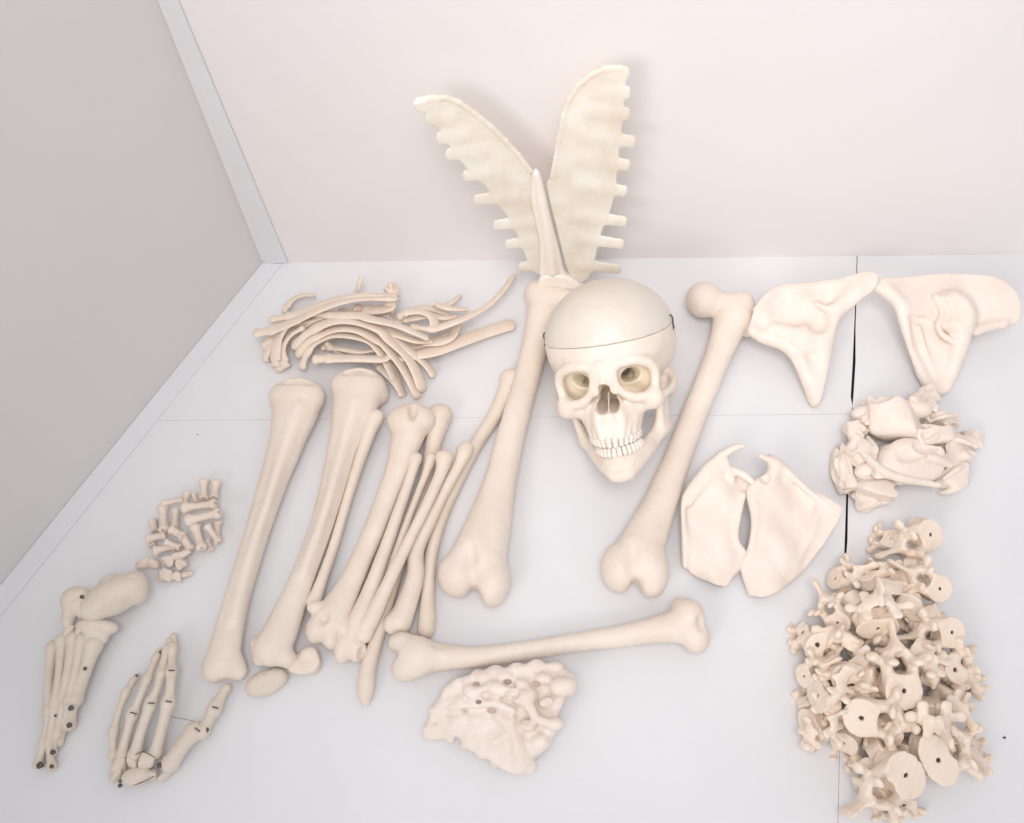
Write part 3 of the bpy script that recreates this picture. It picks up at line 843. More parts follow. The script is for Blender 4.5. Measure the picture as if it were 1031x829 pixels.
    # metal hooks on the cut
    for m in (-1, 1):
        x = 68.5 if m > 0 else 68.5
        H = SDF(None, .5)
        for a, b in zip([(0, 0, 9), (1.8, 0, 6), (1.2, 2, 0), (1.8, 0, -5)], [(1.8, 0, 6), (1.2, 2, 0), (1.8, 0, -5), (0, 0, -8)]):
            H.cap((m * a[0], a[1], a[2]), (m * b[0], b[1], b[2]), .9, .9, .5)
        H.cap((0, 0, 9), (-m * 5, 0, 9), 1, 1, .5); H.cap((0, 0, -8), (-m * 5, 0, -8), 1.4, 1.4, .5)
        H.build("hook", M_METAL, root, Matrix.Translation(Vector((m * 72.5, -4, 43)) * .001), noise=0)
    return root
make_skull()

# ============================================================ STERNUM WITH RIB CARTILAGES (leans on the back wall)
def make_sternum():
    foot = at(556, 303, 0.0)
    lean = Vector((0, -math.cos(RAD(6)), math.sin(RAD(6))))      # normal of the leaning plane
    F = Frame(foot, Vector((1, 0, 0)), lean)
    root = empty("sternum", Matrix.Translation(foot))
    tag(root, "breastbone with two pale wing shaped rib cartilages leaning on the back panel", "breastbone")
    Mi = Matrix.Translation(foot).inverted() @ F.matrix()
    Z2 = zz(3.07, 400, 40)
    S = SDF(F, .9)
    body = [Z2(*p) for p in [(432, 398), (446, 430), (462, 500), (480, 570), (500, 640), (514, 700), (520, 722), (446, 722), (440, 690), (440, 620), (428, 560), (415, 500), (412, 440), (418, 405)]]
    S.sheet(body, 4.5, lambda x, y: 3 + 0 * x, edge=3, k=2, zr=(-3, 8))
    S.chain([(*Z2(432, 415), 7, 2.2), (*Z2(450, 520), 7, 4), (*Z2(468, 620), 7, 4.5), (*Z2(480, 715), 7, 5)], k=6)
    S.build("sternum_body", M_STERN, root, Mi, noise=.2)
    S = SDF(F, .9)
    man = [Z2(*p) for p in [(452, 716), (520, 716), (570, 748), (578, 765), (530, 800), (520, 812), (440, 830), (400, 815), (402, 780), (430, 750)]]
    S.sheet(man, 6, lambda x, y: 4 + 0 * x, edge=4, k=2, zr=(-3, 8))
    S.build("manubrium", M_STERN, root, Mi, noise=.3)
    for side in (0, 1):
        S = SDF(F, 1.0)
        if side == 0:
            rim = [(60, 158), (100, 150), (150, 153), (190, 172), (240, 212), (290, 258), (335, 305), (375, 352), (412, 402)]
            out = rim + [(420, 470), (430, 560), (445, 640), (450, 715), (418, 712), (395, 660), (372, 600), (345, 545), (310, 500), (275, 445), (230, 400), (190, 345), (155, 290), (122, 235), (92, 195), (60, 172)]
            fing = [((120, 170), (66, 163)), ((170, 222), (98, 212)), ((220, 275), (132, 278)), ((270, 330), (160, 332)), ((320, 400), (212, 405)), ((370, 480), (246, 482)),
                    ((420, 560), (306, 566)), ((430, 620), (342, 628)), ((440, 690), (382, 700))]
        else:
            rim = [(478, 420), (490, 360), (500, 300), (513, 230), (530, 180), (560, 135), (600, 100), (640, 80), (690, 74)]
            out = rim + [(712, 78), (705, 110), (700, 170), (695, 230), (688, 300), (680, 370), (674, 440), (662, 500), (642, 550), (625, 600), (612, 660), (598, 715), (560, 745), (530, 715), (512, 660), (490, 570), (470, 490), (462, 440)]
            fing = [((640, 100), (705, 92)), ((600, 150), (708, 150)), ((580, 210), (708, 215)), ((570, 290), (724, 297)), ((560, 365), (708, 370)), ((550, 445), (700, 450)),
                    ((530, 540), (700, 543)), ((540, 610), (690, 612)), ((550, 690), (682, 690))]
        cxm = F.px(*Z2(450, 500), 0).x
        zf = lambda x, y: 1.0 + 0.0011 * (x - cxm) ** 2
        S.sheet([Z2(*p) for p in out], 1.7, zf, edge=1.2, k=1.5, zr=(-2, 22))
        for i, (a, b) in enumerate(fing):
            A = F.px(*Z2(*a), 0); B = F.px(*Z2(*b), 0)
            n = 5
            Q = [A.lerp(B, t / n) for t in range(n + 1)]
            for q in Q: q.z = zf(q.x, q.y)
            S.line([(*q, 5.9 - .26 * t_) for t_, q in enumerate(Q)], 2.4, sc_=(.8, 1.75, .5), sub=1)
        rr = [F.px(*Z2(*p), 0) for p in rim]
        for q in rr: q.z = zf(q.x, q.y) + .6
        for a, b in zip(rr, rr[1:]): S.cap(a, b, 2.6, 2.6, 2)
        S.build("cartilage_wing", M_CART, root, Mi, noise=.3, wl=7)
make_sternum()

# ============================================================ HIP BONES (lean against the back wall)
def hip_left():
    F = Frame(at(818, 410, 0.0), Vector((1, 0.03, 0)), Vector((0, -.30, 1)))
    S = SDF(F, 1.2)
    out = [(752, 334), (758, 312), (774, 294), (800, 288), (835, 286), (860, 280), (874, 284), (872, 297), (858, 308), (844, 320), (835, 342), (829, 372), (824, 400), (819, 408), (810, 390), (800, 366), (785, 352), (762, 344)]
    o_ = F.px(800, 310, 0)
    S.sheet(out, 3.2, lambda x, y: 9 + .0018 * (x - o_.x) ** 2 + 2.5 * np.sin(y / 17.0) + 1.5 * np.sin(x / 9.0 + y / 15.0), edge=2.4, k=6, zr=(4, 26))
    S.chain([(872, 286, 17, 7.5), (858, 298, 18, 7), (846, 308, 19, 6), (838, 322, 18, 6.5), (831, 345, 16, 6.5), (826, 372, 11, 5.5), (822, 392, 7, 4), (820, 406, 5, 2.6)], k=12)
    S.chain([(757, 334, 14, 3), (772, 342, 14, 4), (790, 348, 16, 5), (803, 360, 14, 6), (812, 382, 9, 5), (818, 400, 5, 3)], k=12)
    S.chain([(760, 312, 14, 2), (778, 296, 13, 2.6), (810, 289, 11, 2.6), (845, 286, 14, 3)], k=6)
    S.blob((812, 340, 15), (16, 14, 8), 14)
    S.blob((786, 334, 17), (14, 9, 5), 10)
    S.blob((824, 322, 25), (11, 13, 9), 6, neg=True)
    S.blob((797, 312, 22), (15, 12, 6), 12, neg=True)
    S.chain([(822, 306, 19, 2.4), (834, 311, 21, 3.4), (846, 305, 21, 3), (852, 296, 20, 2.5)], k=6)
    S.blob((803, 366, 22), (4, 7, 5), 5, neg=True)
    o = S.build("hip_bone", M_PALE, noise=.4, wl=19)
    tag(o, "hip bone beside the thigh bone head, tapering down to a sharp lower point", "bone")
hip_left()
def hip_right():
    F = Frame(at(942, 398, 0.0), Vector((1, 0.03, 0)), Vector((0, -.30, 1)))
    S = SDF(F, 1.2)
    out = [(880, 287), (902, 283), (930, 279), (965, 278), (995, 283), (1012, 296), (1018, 316), (1015, 331), (1002, 331), (985, 336), (970, 334), (955, 326), (930, 322), (908, 318), (895, 302)]
    o_ = F.px(950, 310, 0)
    S.sheet(out, 2.8, lambda x, y: 10 + .0016 * (x - o_.x) ** 2 + 2.5 * np.sin(y / 15.0 + 1) + 1.2 * np.sin(x / 10.0), edge=2.2, k=6, zr=(4, 24))
    S.chain([(881, 289, 16, 4.5), (895, 297, 17, 5.5), (905, 308, 15, 5), (912, 332, 13, 4.5), (921, 360, 9, 4), (931, 384, 6, 4.5), (942, 394, 6, 5)], k=10)
    S.chain([(970, 322, 18, 11), (967, 345, 15, 8.5), (960, 368, 11, 7), (952, 390, 7, 5.5)], k=12)
    S.sheet([(903, 306), (940, 312), (966, 335), (962, 365), (952, 392), (936, 394), (920, 360), (909, 330)], 2.2, lambda x, y: 8 + 1.5 * np.sin(x / 8.0) + 0 * y, edge=2, k=9, zr=(4, 12))
    S.blob((961, 314, 19), (19, 22, 13), 12)
    S.blob((948, 313, 31), (11, 17, 13), 3.5, neg=True)
    S.blob((966, 312, 35), (8, 12, 6), 8, neg=True)
    S.chain([(942, 299, 20, 2.8), (949, 315, 20, 3.2), (944, 330, 19, 3.2), (952, 340, 19, 3), (966, 346, 20, 2.6)], k=5)
    S.chain([(984, 334, 16, 4), (996, 329, 17, 4.5), (1010, 327, 19, 4)], k=8)
    S.blob((932, 345, 20), (11, 20, 7), 10, neg=True)
    S.chain([(925, 330, 11, 2), (932, 355, 9, 2), (941, 378, 8, 2)], k=6)
    o = S.build("hip_bone", M_PALE, noise=.4, wl=19)
    tag(o, "rightmost hip bone with a wide wing and hollow socket, leaning at the back panel", "bone")
hip_right()

# ============================================================ SHOULDER BLADES
ZS = zz(3.82, 590, 420)
def scapulae():
    F = Frame(at(709, 590, 0.0), Vector((1, .0, 0)), Vector((-.05, -.22, 1)))
    S = SDF(F, 1.0)
    out = [ZS(*p) for p in [(545, 130), (540, 180), (548, 232), (590, 215), (640, 248), (632, 275), (608, 300), (590, 380), (578, 470), (612, 520), (600, 560), (560, 615), (528, 655), (450, 630), (385, 580), (376, 450), (372, 325), (400, 265), (470, 180)]]
    S.sheet(out, 2.0, lambda x, y: 6 + 3.2 * np.sin(x / 12.0) + 2.2 * np.sin(y / 15.0 + x / 20.0) + .8 * np.sin(x / 6.0 + y / 11.0), edge=1.3, k=4, zr=(0, 11))
    S.chain([(*ZS(380, 570), 6, 1.6), (*ZS(377, 440), 7, 1.8), (*ZS(376, 325), 9, 2.6), (*ZS(410, 266), 10, 3), (*ZS(475, 190), 12, 3.6), (*ZS(535, 140), 16, 4), (*ZS(575, 118), 19, 3.4), (*ZS(605, 112), 20, 2.4)], k=9)
    S.chain([(*ZS(400, 330), 9, 2), (*ZS(450, 260), 11, 2.6), (*ZS(520, 200), 12, 4)], k=9)
    S.chain([(*ZS(520, 150), 12, 5), (*ZS(545, 205), 9, 5), (*ZS(560, 240), 8, 4)], k=4)
    S.chain([(*ZS(570, 205), 9, 3.5), (*ZS(610, 225), 12, 4), (*ZS(640, 250), 12, 3)], k=4)
    S.chain([(*ZS(605, 300), 6, 2.4), (*ZS(585, 380), 5, 2.2), (*ZS(577, 470), 5, 2), (*ZS(610, 525), 6, 2.2), (*ZS(590, 575), 4, 2.2), (*ZS(530, 650), 3, 2)], k=6)
    o = S.build("shoulder_blade", M_PALE, noise=.35, wl=17)
    tag(o, "left one of the two shoulder blades, with a longer hooked tip", "bone")
    F = Frame(at(771, 600, 0.0), Vector((1, .0, 0)), Vector((.04, -.20, 1)))
    S = SDF(F, 1.0)
    out = [ZS(*p) for p in [(688, 150), (760, 195), (850, 270), (955, 345), (966, 375), (900, 500), (800, 620), (700, 690), (640, 690), (615, 640), (600, 570), (630, 510), (645, 400), (630, 300), (640, 262), (690, 250), (715, 215)]]
    S.sheet(out, 2.0, lambda x, y: 8 + 3.6 * np.sin(x / 13.0 + 1) + 2.4 * np.sin(y / 16.0 - x / 22.0) + .9 * np.sin(x / 7.0 + y / 10.0), edge=1.6, k=4, zr=(2, 14))
    S.chain([(*ZS(672, 150), 20, 2.6), (*ZS(710, 168), 17, 3.6), (*ZS(760, 200), 14, 4), (*ZS(850, 280), 11, 2.6), (*ZS(930, 345), 9, 1.8)], k=9)
    S.chain([(*ZS(725, 185), 14, 5), (*ZS(705, 235), 11, 6), (*ZS(650, 262), 10, 4.5), (*ZS(628, 295), 8, 3.2), (*ZS(645, 400), 8, 2.6), (*ZS(632, 505), 7, 2.4), (*ZS(603, 570), 6, 2.0), (*ZS(630, 680), 5, 1.8)], k=8)
    S.chain([(*ZS(962, 365), 7, 2), (*ZS(900, 495), 6, 2), (*ZS(800, 618), 4, 2), (*ZS(700, 686), 4, 2)], k=3)
    S.chain([(*ZS(900, 345), 9, 2.2), (*ZS(860, 460), 7, 2), (*ZS(790, 600), 5, 2)], k=6)
    S.blob((*ZS(690, 238), 17), (5, 5, 5), 4, neg=True)
    o = S.build("shoulder_blade", M_PALE, noise=.35, wl=17)
    tag(o, "right one of the two shoulder blades, wider and fan shaped", "bone")
scapulae()

# ============================================================ SACRUM
def sacrum():
    Z = zz(2.946, 380, 590)
    F = Frame(at(480, 758, 0.0), Vector((1, 0, 0)), Vector((-.10, -.22, 1)))
    S = SDF(F, 1.0)
    out = [Z(*p) for p in [(140, 440), (190, 330), (265, 268), (400, 240), (500, 230), (575, 265), (560, 330), (530, 400), (520, 450), (470, 510), (430, 552), (380, 540), (330, 505), (285, 485), (235, 440), (185, 455)]]
    S.sheet(out, 8, lambda x, y: 12 + 4 * np.sin(x / 26.0 + .5), edge=4, k=5, zr=(4, 16))
    for x, y, n, r in [(285, 318, 22, 12), (352, 305, 25, 12), (440, 328, 27, 13), (545, 300, 27, 13), (250, 345, 18, 9), (205, 345, 15, 8), (320, 272, 20, 8), (378, 270, 22, 9),
                       (525, 410, 22, 9), (482, 462, 18, 13), (420, 530, 12, 13), (345, 348, 22, 8), (300, 400, 17, 12), (365, 450, 18, 14), (240, 400, 15, 9), (170, 420, 11, 7), (150, 440, 9, 5), (200, 445, 8, 5),
                       (445, 415, 26, 9), (500, 345, 25, 8), (430, 292, 25, 8), (492, 275, 22, 9), (275, 440, 13, 8), (330, 490, 12, 8), (395, 400, 24, 7), (225, 305, 15, 6), (265, 285, 18, 5)]:
        S.blob((*Z(x, y), n), (r * .95, r * .66, r * .8), 5, rot=(0, 0, random.uniform(-40, 40)))
    S.chain([(*Z(285, 318), 25, 4), (*Z(360, 305), 29, 5), (*Z(440, 345), 31, 5.5), (*Z(475, 395), 29, 4.5), (*Z(540, 412), 24, 4)], k=4)
    S.chain([(*Z(220, 360), 20, 3), (*Z(290, 352), 24, 3.5), (*Z(345, 348), 28, 4), (*Z(400, 372), 29, 4)], k=4)
    S.blob((*Z(400, 322), 33), (7, 4, 6), 4, neg=True); S.blob((*Z(320, 325), 31), (5, 4, 6), 4, neg=True); S.blob((*Z(490, 318), 33), (6, 7, 6), 4, neg=True)
    S.blob((*Z(520, 455), 28), (5, 4, 10), 4, neg=True); S.blob((*Z(470, 515), 24), (5, 4, 9), 4, neg=True); S.blob((*Z(345, 392), 30), (12, 3, 6), 4, neg=True)
    for x, y, r in [(300, 262, 5), (345, 250, 6), (410, 240, 5), (470, 232, 6), (530, 240, 6), (235, 290, 5), (205, 315, 5), (170, 370, 5), (150, 425, 4), (215, 452, 5), (262, 470, 5), (312, 500, 5), (350, 522, 5), (455, 540, 6), (512, 425, 6), (568, 272, 6)]:
        S.blob((*Z(x, y), 15), (r * 1.2, r * .8, r), 5, rot=(0, 0, random.uniform(-60, 60)))
    S.chain([(*Z(360, 390), 24, 5), (*Z(405, 440), 25, 6), (*Z(425, 520), 18, 9)], k=6)
    S.chain([(*Z(540, 300), 28, 8), (*Z(566, 298), 28, 9)], k=5)
    for x, y, r, q in [(205, 386, 3.2, 2.4), (257, 372, 3.4, 3), (336, 370, 5, 2.8), (290, 292, 4, 2), (385, 285, 4, 2.4), (468, 292, 5, 3), (300, 345, 3, 2), (165, 410, 2.5, 2)]:
        S.blob((*Z(x, y), 28), (r, q, 14), 2.5, neg=True)
    S.chain([(*Z(390, 380), 34, 3), (*Z(440, 402), 34, 4)], k=3, neg=True)
    S.chain([(*Z(512, 352), 32, 4), (*Z(530, 378), 30, 4.5)], k=4, neg=True)
    S.blob((*Z(330, 430), 32), (13, 9, 6), 6, neg=True)
    o = S.build("sacrum", M_PALE, noise=.45, wl=12)
    tag(o, "lumpy wedge shaped tailbone plate with small holes below the crosswise arm bone", "bone")
sacrum()

# ============================================================ ARTICULATED HAND AND FOOT
def wired(name, label, centre, parts, screws, wires=(), springs=()):
    F = floor_frame(*centre)
    P_ = []
    root = empty(name, F.matrix())
    tag(root, label, name.replace("_", " "))
    for kind, pts, kw in parts:
        S = SDF(F, .8)
        if kind in ("carpal_bone", "tarsal_bone"):
            for q, b in enumerate(pts):
                mm_ = F.mm(*b[0])
                if kw.get('soft'):
                    S.blob(b[0], b[1], kw.get('k', 4), rot=b[2] if len(b) > 2 else None); continue
                S.rock(F.px(*b[0]), [v * mm_ * 1.15 for v in b[1]], 7 * len(P_) + q, kw.get("k", 4), rot=b[2] if len(b) > 2 else None)
            P_.append(1)
        else:
            pts = [(x, y, n, r * (1.55 if name[0] == 'f' else 1.38)) for x, y, n, r in pts]
            S.chain(pts, k=3)
            # knobbed ends
            for e_, nb in ((pts[0], pts[1]), (pts[-1], pts[-2])):
                S.blob((e_[0], e_[1], e_[2]), (e_[3] * 1.12,) * 3, 2)
            for (x, y, n, r) in kw.get("neg", []): S.blob((x, y, n), (r, r, r), 1.5, neg=True)
        for (p, r) in kw.get("sub", []): S.blob(p, r, 2, neg=True)
        S.build(kind, M_HAND, root, Matrix(), noise=.2, wl=7)
    for (x, y, n, r) in screws:
        S = SDF(F, .4)
        c = S.F.px(x, y, n); R = r * S.F.mm(x, y, n)
        S.ell(c, (R, R, R * .6), .5); S.ell(c + Vector((0, 0, R * .75)), (R * .55, R * .2, R * .35), .3, neg=True)
        S.cap(c, c - Vector((0, 0, R * 1.6)), R * .5, R * .5, .5)
        S.build("screw", M_METAL, root, Matrix(), noise=0)
    for pts in wires:
        S = SDF(F, .4)
        S.chain(pts, k=.3)
        S.build("wire", M_METAL, root, Matrix(), noise=0)
    return root

ZF = zz(3.32, 20, 540)
def foot():
    P = []
    def tb(*b, **kw): P.append(("tarsal_bone", list(b), kw))
    c = lambda x, y, n: (*ZF(x, y), n)
    # big block towards the heap (heel bone)
    tb((c(275, 215, 32), (20, 16, 13), (0, 0, 30)), (c(335, 180, 34), (21, 15, 14), (0, 0, 25)), (c(390, 165, 30), (11, 15, 12), (0, 0, 15)), (c(245, 245, 30), (13, 12, 11)), (c(395, 200, 26), (8, 8, 8)), (c(300, 150, 30), (10, 6, 9), (0, 0, 30)), (c(330, 235, 26), (14, 7, 8), (0, 0, 30)), k=7, soft=1,
       sub=[(c(300, 250, 54), (12, 3, 5)), (c(380, 130, 48), (8, 4, 5))])
    tb((c(175, 215, 32), (11, 13, 12)), (c(200, 195, 34), (10, 8, 10)), (c(165, 270, 26), (7, 13, 9)), (c(215, 235, 30), (8, 12, 9)), k=5, soft=1, sub=[(c(200, 203, 48), (2.4, 2.4, 4)), (c(198, 262, 42), (3, 9, 6))])
    tb((c(240, 300, 24), (16, 8, 9), (0, 0, 0)), (c(300, 305, 20), (9, 6, 7), (0, 0, -10)), (c(232, 345, 20), (9, 12, 8)), (c(262, 330, 19), (12, 8, 7), (0, 0, -40)), k=6, soft=1)
    tb((c(165, 320, 22), (6, 6, 7)), k=3); tb((c(195, 325, 24), (5, 6, 6)), k=3); tb((c(140, 345, 20), (6, 6, 7)), k=3)
    rays = [[(112, 375, 16, 4.6), (98, 470, 16, 3.2), (98, 585, 14, 4)],
            [(142, 350, 22, 4.2), (133, 450, 22, 2.8), (120, 560, 17, 3.8)],
            [(178, 345, 24, 4.2), (162, 440, 24, 2.8), (146, 530, 18, 3.8)],
            [(205, 350, 24, 4.2), (190, 430, 22, 2.9), (165, 545, 18, 3.8)],
            [(245, 365, 20, 5.6), (222, 440, 18, 4.2), (182, 545, 15, 5)]]
    for r in rays: P.append(("metatarsal", [(*ZF(x, y), n, q) for x, y, n, q in r], {}))
    ph = [[(98, 592, 13, 3.6), (90, 640, 12, 2.6), (82, 690, 10, 3.2)], [(80, 697, 10, 3), (68, 735, 8, 2.6), (62, 760, 6, 3)],
          [(118, 568, 16, 3.4), (108, 630, 14, 2.6), (98, 690, 11, 3.2)], [(100, 698, 10, 2.8), (102, 735, 8, 2.4), (105, 768, 6, 3)],
          [(145, 538, 17, 3.2), (138, 590, 14, 2.6), (125, 660, 11, 3)], [(122, 668, 10, 3), (112, 700, 8, 2.6), (108, 722, 6, 2.8)],
          [(166, 552, 16, 3.4), (160, 590, 13, 2.8), (150, 625, 10, 3)], [(184, 552, 14, 3.8), (175, 580, 12, 3.2), (165, 630, 9, 3.8)],
          [(148, 632, 9, 2.8), (138, 665, 7, 2.4), (132, 690, 5, 2.4)]]
    for r in ph: P.append(("phalanx", [(*ZF(x, y), n, q) for x, y, n, q in r], {}))
    sc_ = [(218, 443, 25, 2.0), (170, 575, 22, 2.6), (165, 632, 17, 2.8), (110, 722, 13, 2.6), (66, 766, 13, 3.4), (106, 770, 12, 2.2), (207, 203, 50, 2.2), (118, 600, 18, 1.6)]
    wired("foot_skeleton", "wired foot skeleton at far left, heel block up and toes pointing down", (100, 690), P, [(*ZF(x, y), n, r) for x, y, n, r in sc_])
foot()

ZH = zz(4.605, 90, 630)
def hand():
    P = []
    c = lambda x, y, n: (*ZH(x, y), n)
    def cb(*b, **kw): P.append(("carpal_bone", list(b), kw))
    cb((c(218, 700, 13), (15, 9.5, 8), (0, 0, 10)), soft=1, sub=[(c(222, 700, 25), (9, 5, 3))])
    cb((c(272, 632, 15), (8, 8.5, 8)), sub=[(c(262, 600, 26), (4, 3, 3))])
    cb((c(205, 632, 14), (7, 7, 7))); cb((c(135, 645, 12), (8, 6.5, 7))); cb((c(120, 695, 10), (7, 7, 7))); cb((c(290, 690, 10), (6, 6, 7)))
    mc = [[(112, 600, 12, 3.4), (110, 550, 13, 2.8), (112, 495, 14, 3.6)],
          [(150, 598, 14, 4), (172, 510, 17, 3.2), (200, 415, 18, 4.2)],
          [(212, 598, 15, 4.6), (240, 490, 20, 3.6), (282, 372, 22, 4.2)],
          [(308, 588, 15, 4.6), (335, 480, 21, 3.8), (365, 362, 24, 4.6)],
          [(375, 640, 14, 6), (430, 560, 17, 5.6), (485, 492, 18, 6.4)]]
    for r in mc: P.append(("metacarpal", [(*ZH(x, y), n, q) for x, y, n, q in r], {}))
    ph = [[(114, 482, 15, 3.4), (140, 390, 16, 2.6), (170, 310, 15, 3)], [(174, 300, 15, 2.8), (190, 280, 14, 2.4), (202, 258, 12, 2.4)], [(206, 252, 12, 2.2), (213, 243, 11, 1.8), (220, 235, 10, 1.8)],
          [(206, 400, 19, 4), (235, 330, 21, 3), (268, 250, 20, 3.4)], [(272, 240, 20, 3.2), (290, 195, 20, 2.6), (308, 150, 18, 2.8)], [(312, 142, 18, 2.6), (320, 130, 16, 2.2), (328, 118, 15, 2.2)],
          [(288, 352, 22, 4), (315, 290, 24, 2.9), (335, 220, 23, 3.4)], [(338, 210, 22, 3.2), (346, 160, 21, 2.6), (356, 118, 18, 2.8)], [(358, 108, 18, 2.6), (364, 90, 16, 2.2), (370, 72, 15, 2.2)],
          [(367, 348, 24, 4.2), (376, 285, 25, 3.2), (380, 215, 23, 3.8)], [(381, 205, 22, 3.5), (382, 160, 20, 2.9), (385, 112, 18, 3.4)], [(386, 100, 17, 3.4), (388, 78, 15, 2.6), (391, 52, 13, 2.4)],
          [(522, 492, 18, 5), (552, 440, 17, 4), (578, 390, 15, 4.8)], [(586, 372, 15, 4.6), (610, 330, 13, 3.6), (635, 290, 11, 3)]]
    for r in ph: P.append(("phalanx", [(*ZH(x, y), n, q) for x, y, n, q in r], {}))
    P.append(("carpal_bone", [(c(365, 680, 8), (10, 4, 5), (0, 0, 45))], {}))
    sc_ = [(142, 742, 12, 2.2), (143, 722, 16, 1.8), (325, 648, 20, 2.8), (543, 484, 22, 2.6), (208, 418, 22, 1.6), (330, 122, 19, 1.8), (218, 233, 13, 1.6), (300, 700, 13, 1.5), (115, 490, 18, 1.4)]
    wires = [[(*ZH(375, 422), 22, .35), (*ZH(440, 434), 20, .35), (*ZH(525, 452), 20, .35)],
             [(*ZH(210, 600), 21, .5), (*ZH(250, 585), 23, .5), (*ZH(300, 610), 22, .5)],
             [(*ZH(160, 700), 18, .5), (*ZH(190, 740), 16, .5), (*ZH(250, 725), 18, .5), (*ZH(300, 700), 17, .5)]]
    for (x, y, a, n, r) in [(285, 360, 0, 25, 3.8), (366, 352, -8, 27, 4.4), (203, 406, -15, 22, 4), (500, 482, -38, 22, 5.5), (582, 380, -15, 18, 4.4), (380, 208, 0, 26, 3.6)]:
        dx, dy = math.cos(RAD(a)) * r * 4.6, -math.sin(RAD(a)) * r * 4.6
        wires.append([(*ZH(x - dx, y - dy), n - 1, .6), (*ZH(x - dx * .5, y - dy * .5), n + 4.5, .7), (*ZH(x, y), n + 6.5, .7), (*ZH(x + dx * .5, y + dy * .5), n + 4.5, .7), (*ZH(x + dx, y + dy), n - 1, .6)])
    wired("hand_skeleton", "wired hand skeleton with spread thumb lying between the foot and shin bone", (140, 775), P, [(*ZH(x, y), n, r) for x, y, n, r in sc_], wires)
hand()

# ============================================================ SMALL FINGER AND TOE BONES
ZP = zz(6.375, 130, 470)
def phal_proto(w, neck, ends):
    S = SDF(None, .55)
    S.cap((0, -10, 0), (0, 0, 0), w * .95, neck, 2); S.cap((0, 0, 0), (0, 10, 0), neck, w * .85, 2)
    S.ell((0, -11, 0), (w * ends, w * .8, w * .95), 1.5); S.ell((0, 11, 0), (w * ends * .9, w * .7, w * .85), 1.5)
    S.ell((w * .5, 12, 0), (w * .45, w * .5, w * .6), 1); S.ell((-w * .5, 12, 0), (w * .45, w * .5, w * .6), 1)
    S.ell((0, 14, w * .3), (w * .25, w * .5, w * .7), 1, neg=True)
    o = S.build("finger_bone", M_SMALL, noise=.15, wl=6)
    return o
protos = [phal_proto(3.4, 2.2, 1.15), phal_proto(4.6, 2.7, 1.2), phal_proto(4.4, 3.4, 1.1)]
used = [False] * 3
smalls = [
    (480, 80, 480, 215, 12, 1, "upright stubby toe bone at the top of the small heap, left of its twin"),
    (562, 88, 545, 205, 12, 1, "upright stubby toe bone at the top right corner of the small heap"),
    (205, 238, 350, 210, 20, 0, "small bone slanting along the upper left rim of the small heap"),
    (215, 240, 225, 420, 15, 1, "long upright small bone on the left side of the small heap"),
    (335, 268, 565, 240, 22, 1, "small bone lying level across the heap, upper of the two level ones"),
    (360, 350, 590, 295, 24, 1, "small bone lying level across the heap, lower of the two level ones"),
    (302, 265, 292, 400, 14, 0, "small upright bone in the middle between the level and left upright ones"),
    (420, 370, 470, 535, 16, 1, "thick small bone slanting down from the end of the lower level bone"),
    (495, 372, 580, 490, 18, 0, "thin small bone pointing at the lower right corner of the heap"),
    (565, 350, 560, 470, 9, 1, "stubby small bone hidden at the right edge under the thin one"),
    (110, 465, 240, 440, 16, 1, "small reddish bone at the left corner of the small heap"),
    (155, 545, 300, 505, 14, 1, "small bone lying level along the bottom left of the small heap"),
    (265, 400, 350, 450, 20, 2, "chunky small bone in the heap's dark centre"),
    (335, 440, 400, 535, 16, 2, "chunky small bone under the heap's centre, facing down right"),
    (150, 340, 165, 420, 6, 2, "faint flat small bone on the left rim of the small heap"),
    (375, 160, 345, 240, 14, 2, "chunky small bone at the top left peak of the small heap"),
    (410, 170, 430, 235, 10, 0, "thin small bone between the top peak and the upright pair"),
    (500, 470, 530, 540, 8, 0, "tiny bone tip at the bottom right of the small heap"),
    (225, 480, 330, 520, 20, 0, "small bone crossing over the bottom left level bone"),
    (120, 500, 170, 480, 9, 2, "blunt small bone tip just under the reddish left bone"),
]
for (x0, y0, x1, y1, z, t, lab) in smalls:
    a = at(*ZP(x0, y0), z * .001); b = at(*ZP(x1, y1), z * .001 * random.uniform(.75, 1.1))
    d = b - a; Lm = d.length
    y = d.normalized(); zv = Vector((random.uniform(-.3, .3), random.uniform(-.3, .3), 1)); x = y.cross(zv).normalized(); zv = x.cross(y)
    sy = Lm / .028; sx = (.8 + .25 * min(sy, 1.2)) * 1.2
    m = Matrix((x * sx, y * sy, zv * sx)).transposed().to_4x4(); m.translation = (a + b) / 2
    if not used[t]:
        o = protos[t]; o.matrix_world = m; used[t] = True
    else:
        o = copy_obj(protos[t], m)
    tag(o, lab, "small bone", "small finger and toe bones in the heap")
for i, (x, y, z, r, lab) in enumerate([
    (150, 625, 10, (9, 5.5, 5), "rounded wrist bone touching the foot's heel block"),
    (85, 630, 12, (8, 5, 5), "flat wrist bone leaning over the heel block's far corner"),
    (255, 605, 12, (7, 6, 6), "knobby wrist bone directly below the small heap"),
    (335, 565, 13, (11, 5, 6), "flat long wrist bone at the lower edge of the small heap"),
    (340, 620, 9, (7, 7, 6), "wrist bone second from the right in the row below the small heap"),
    (230, 700, 8, (11, 7, 5), "largest wrist bone in the row below the small heap"),
    (375, 690, 6, (6, 4.5, 4), "little wrist bone at the right end of the row below the small heap"),
    (300, 700, 8, (7, 6, 5), "wrist bone wedged between the largest and the little end one"),
]):
    small_lump("wrist_bone", lab, *ZP(x, y), z, r, (0, 0, i * 37 % 60 - 20), 40 + i, mat=M_SMALL, group="loose wrist bones below the small heap", cat="small bone", h=.7, k=2)

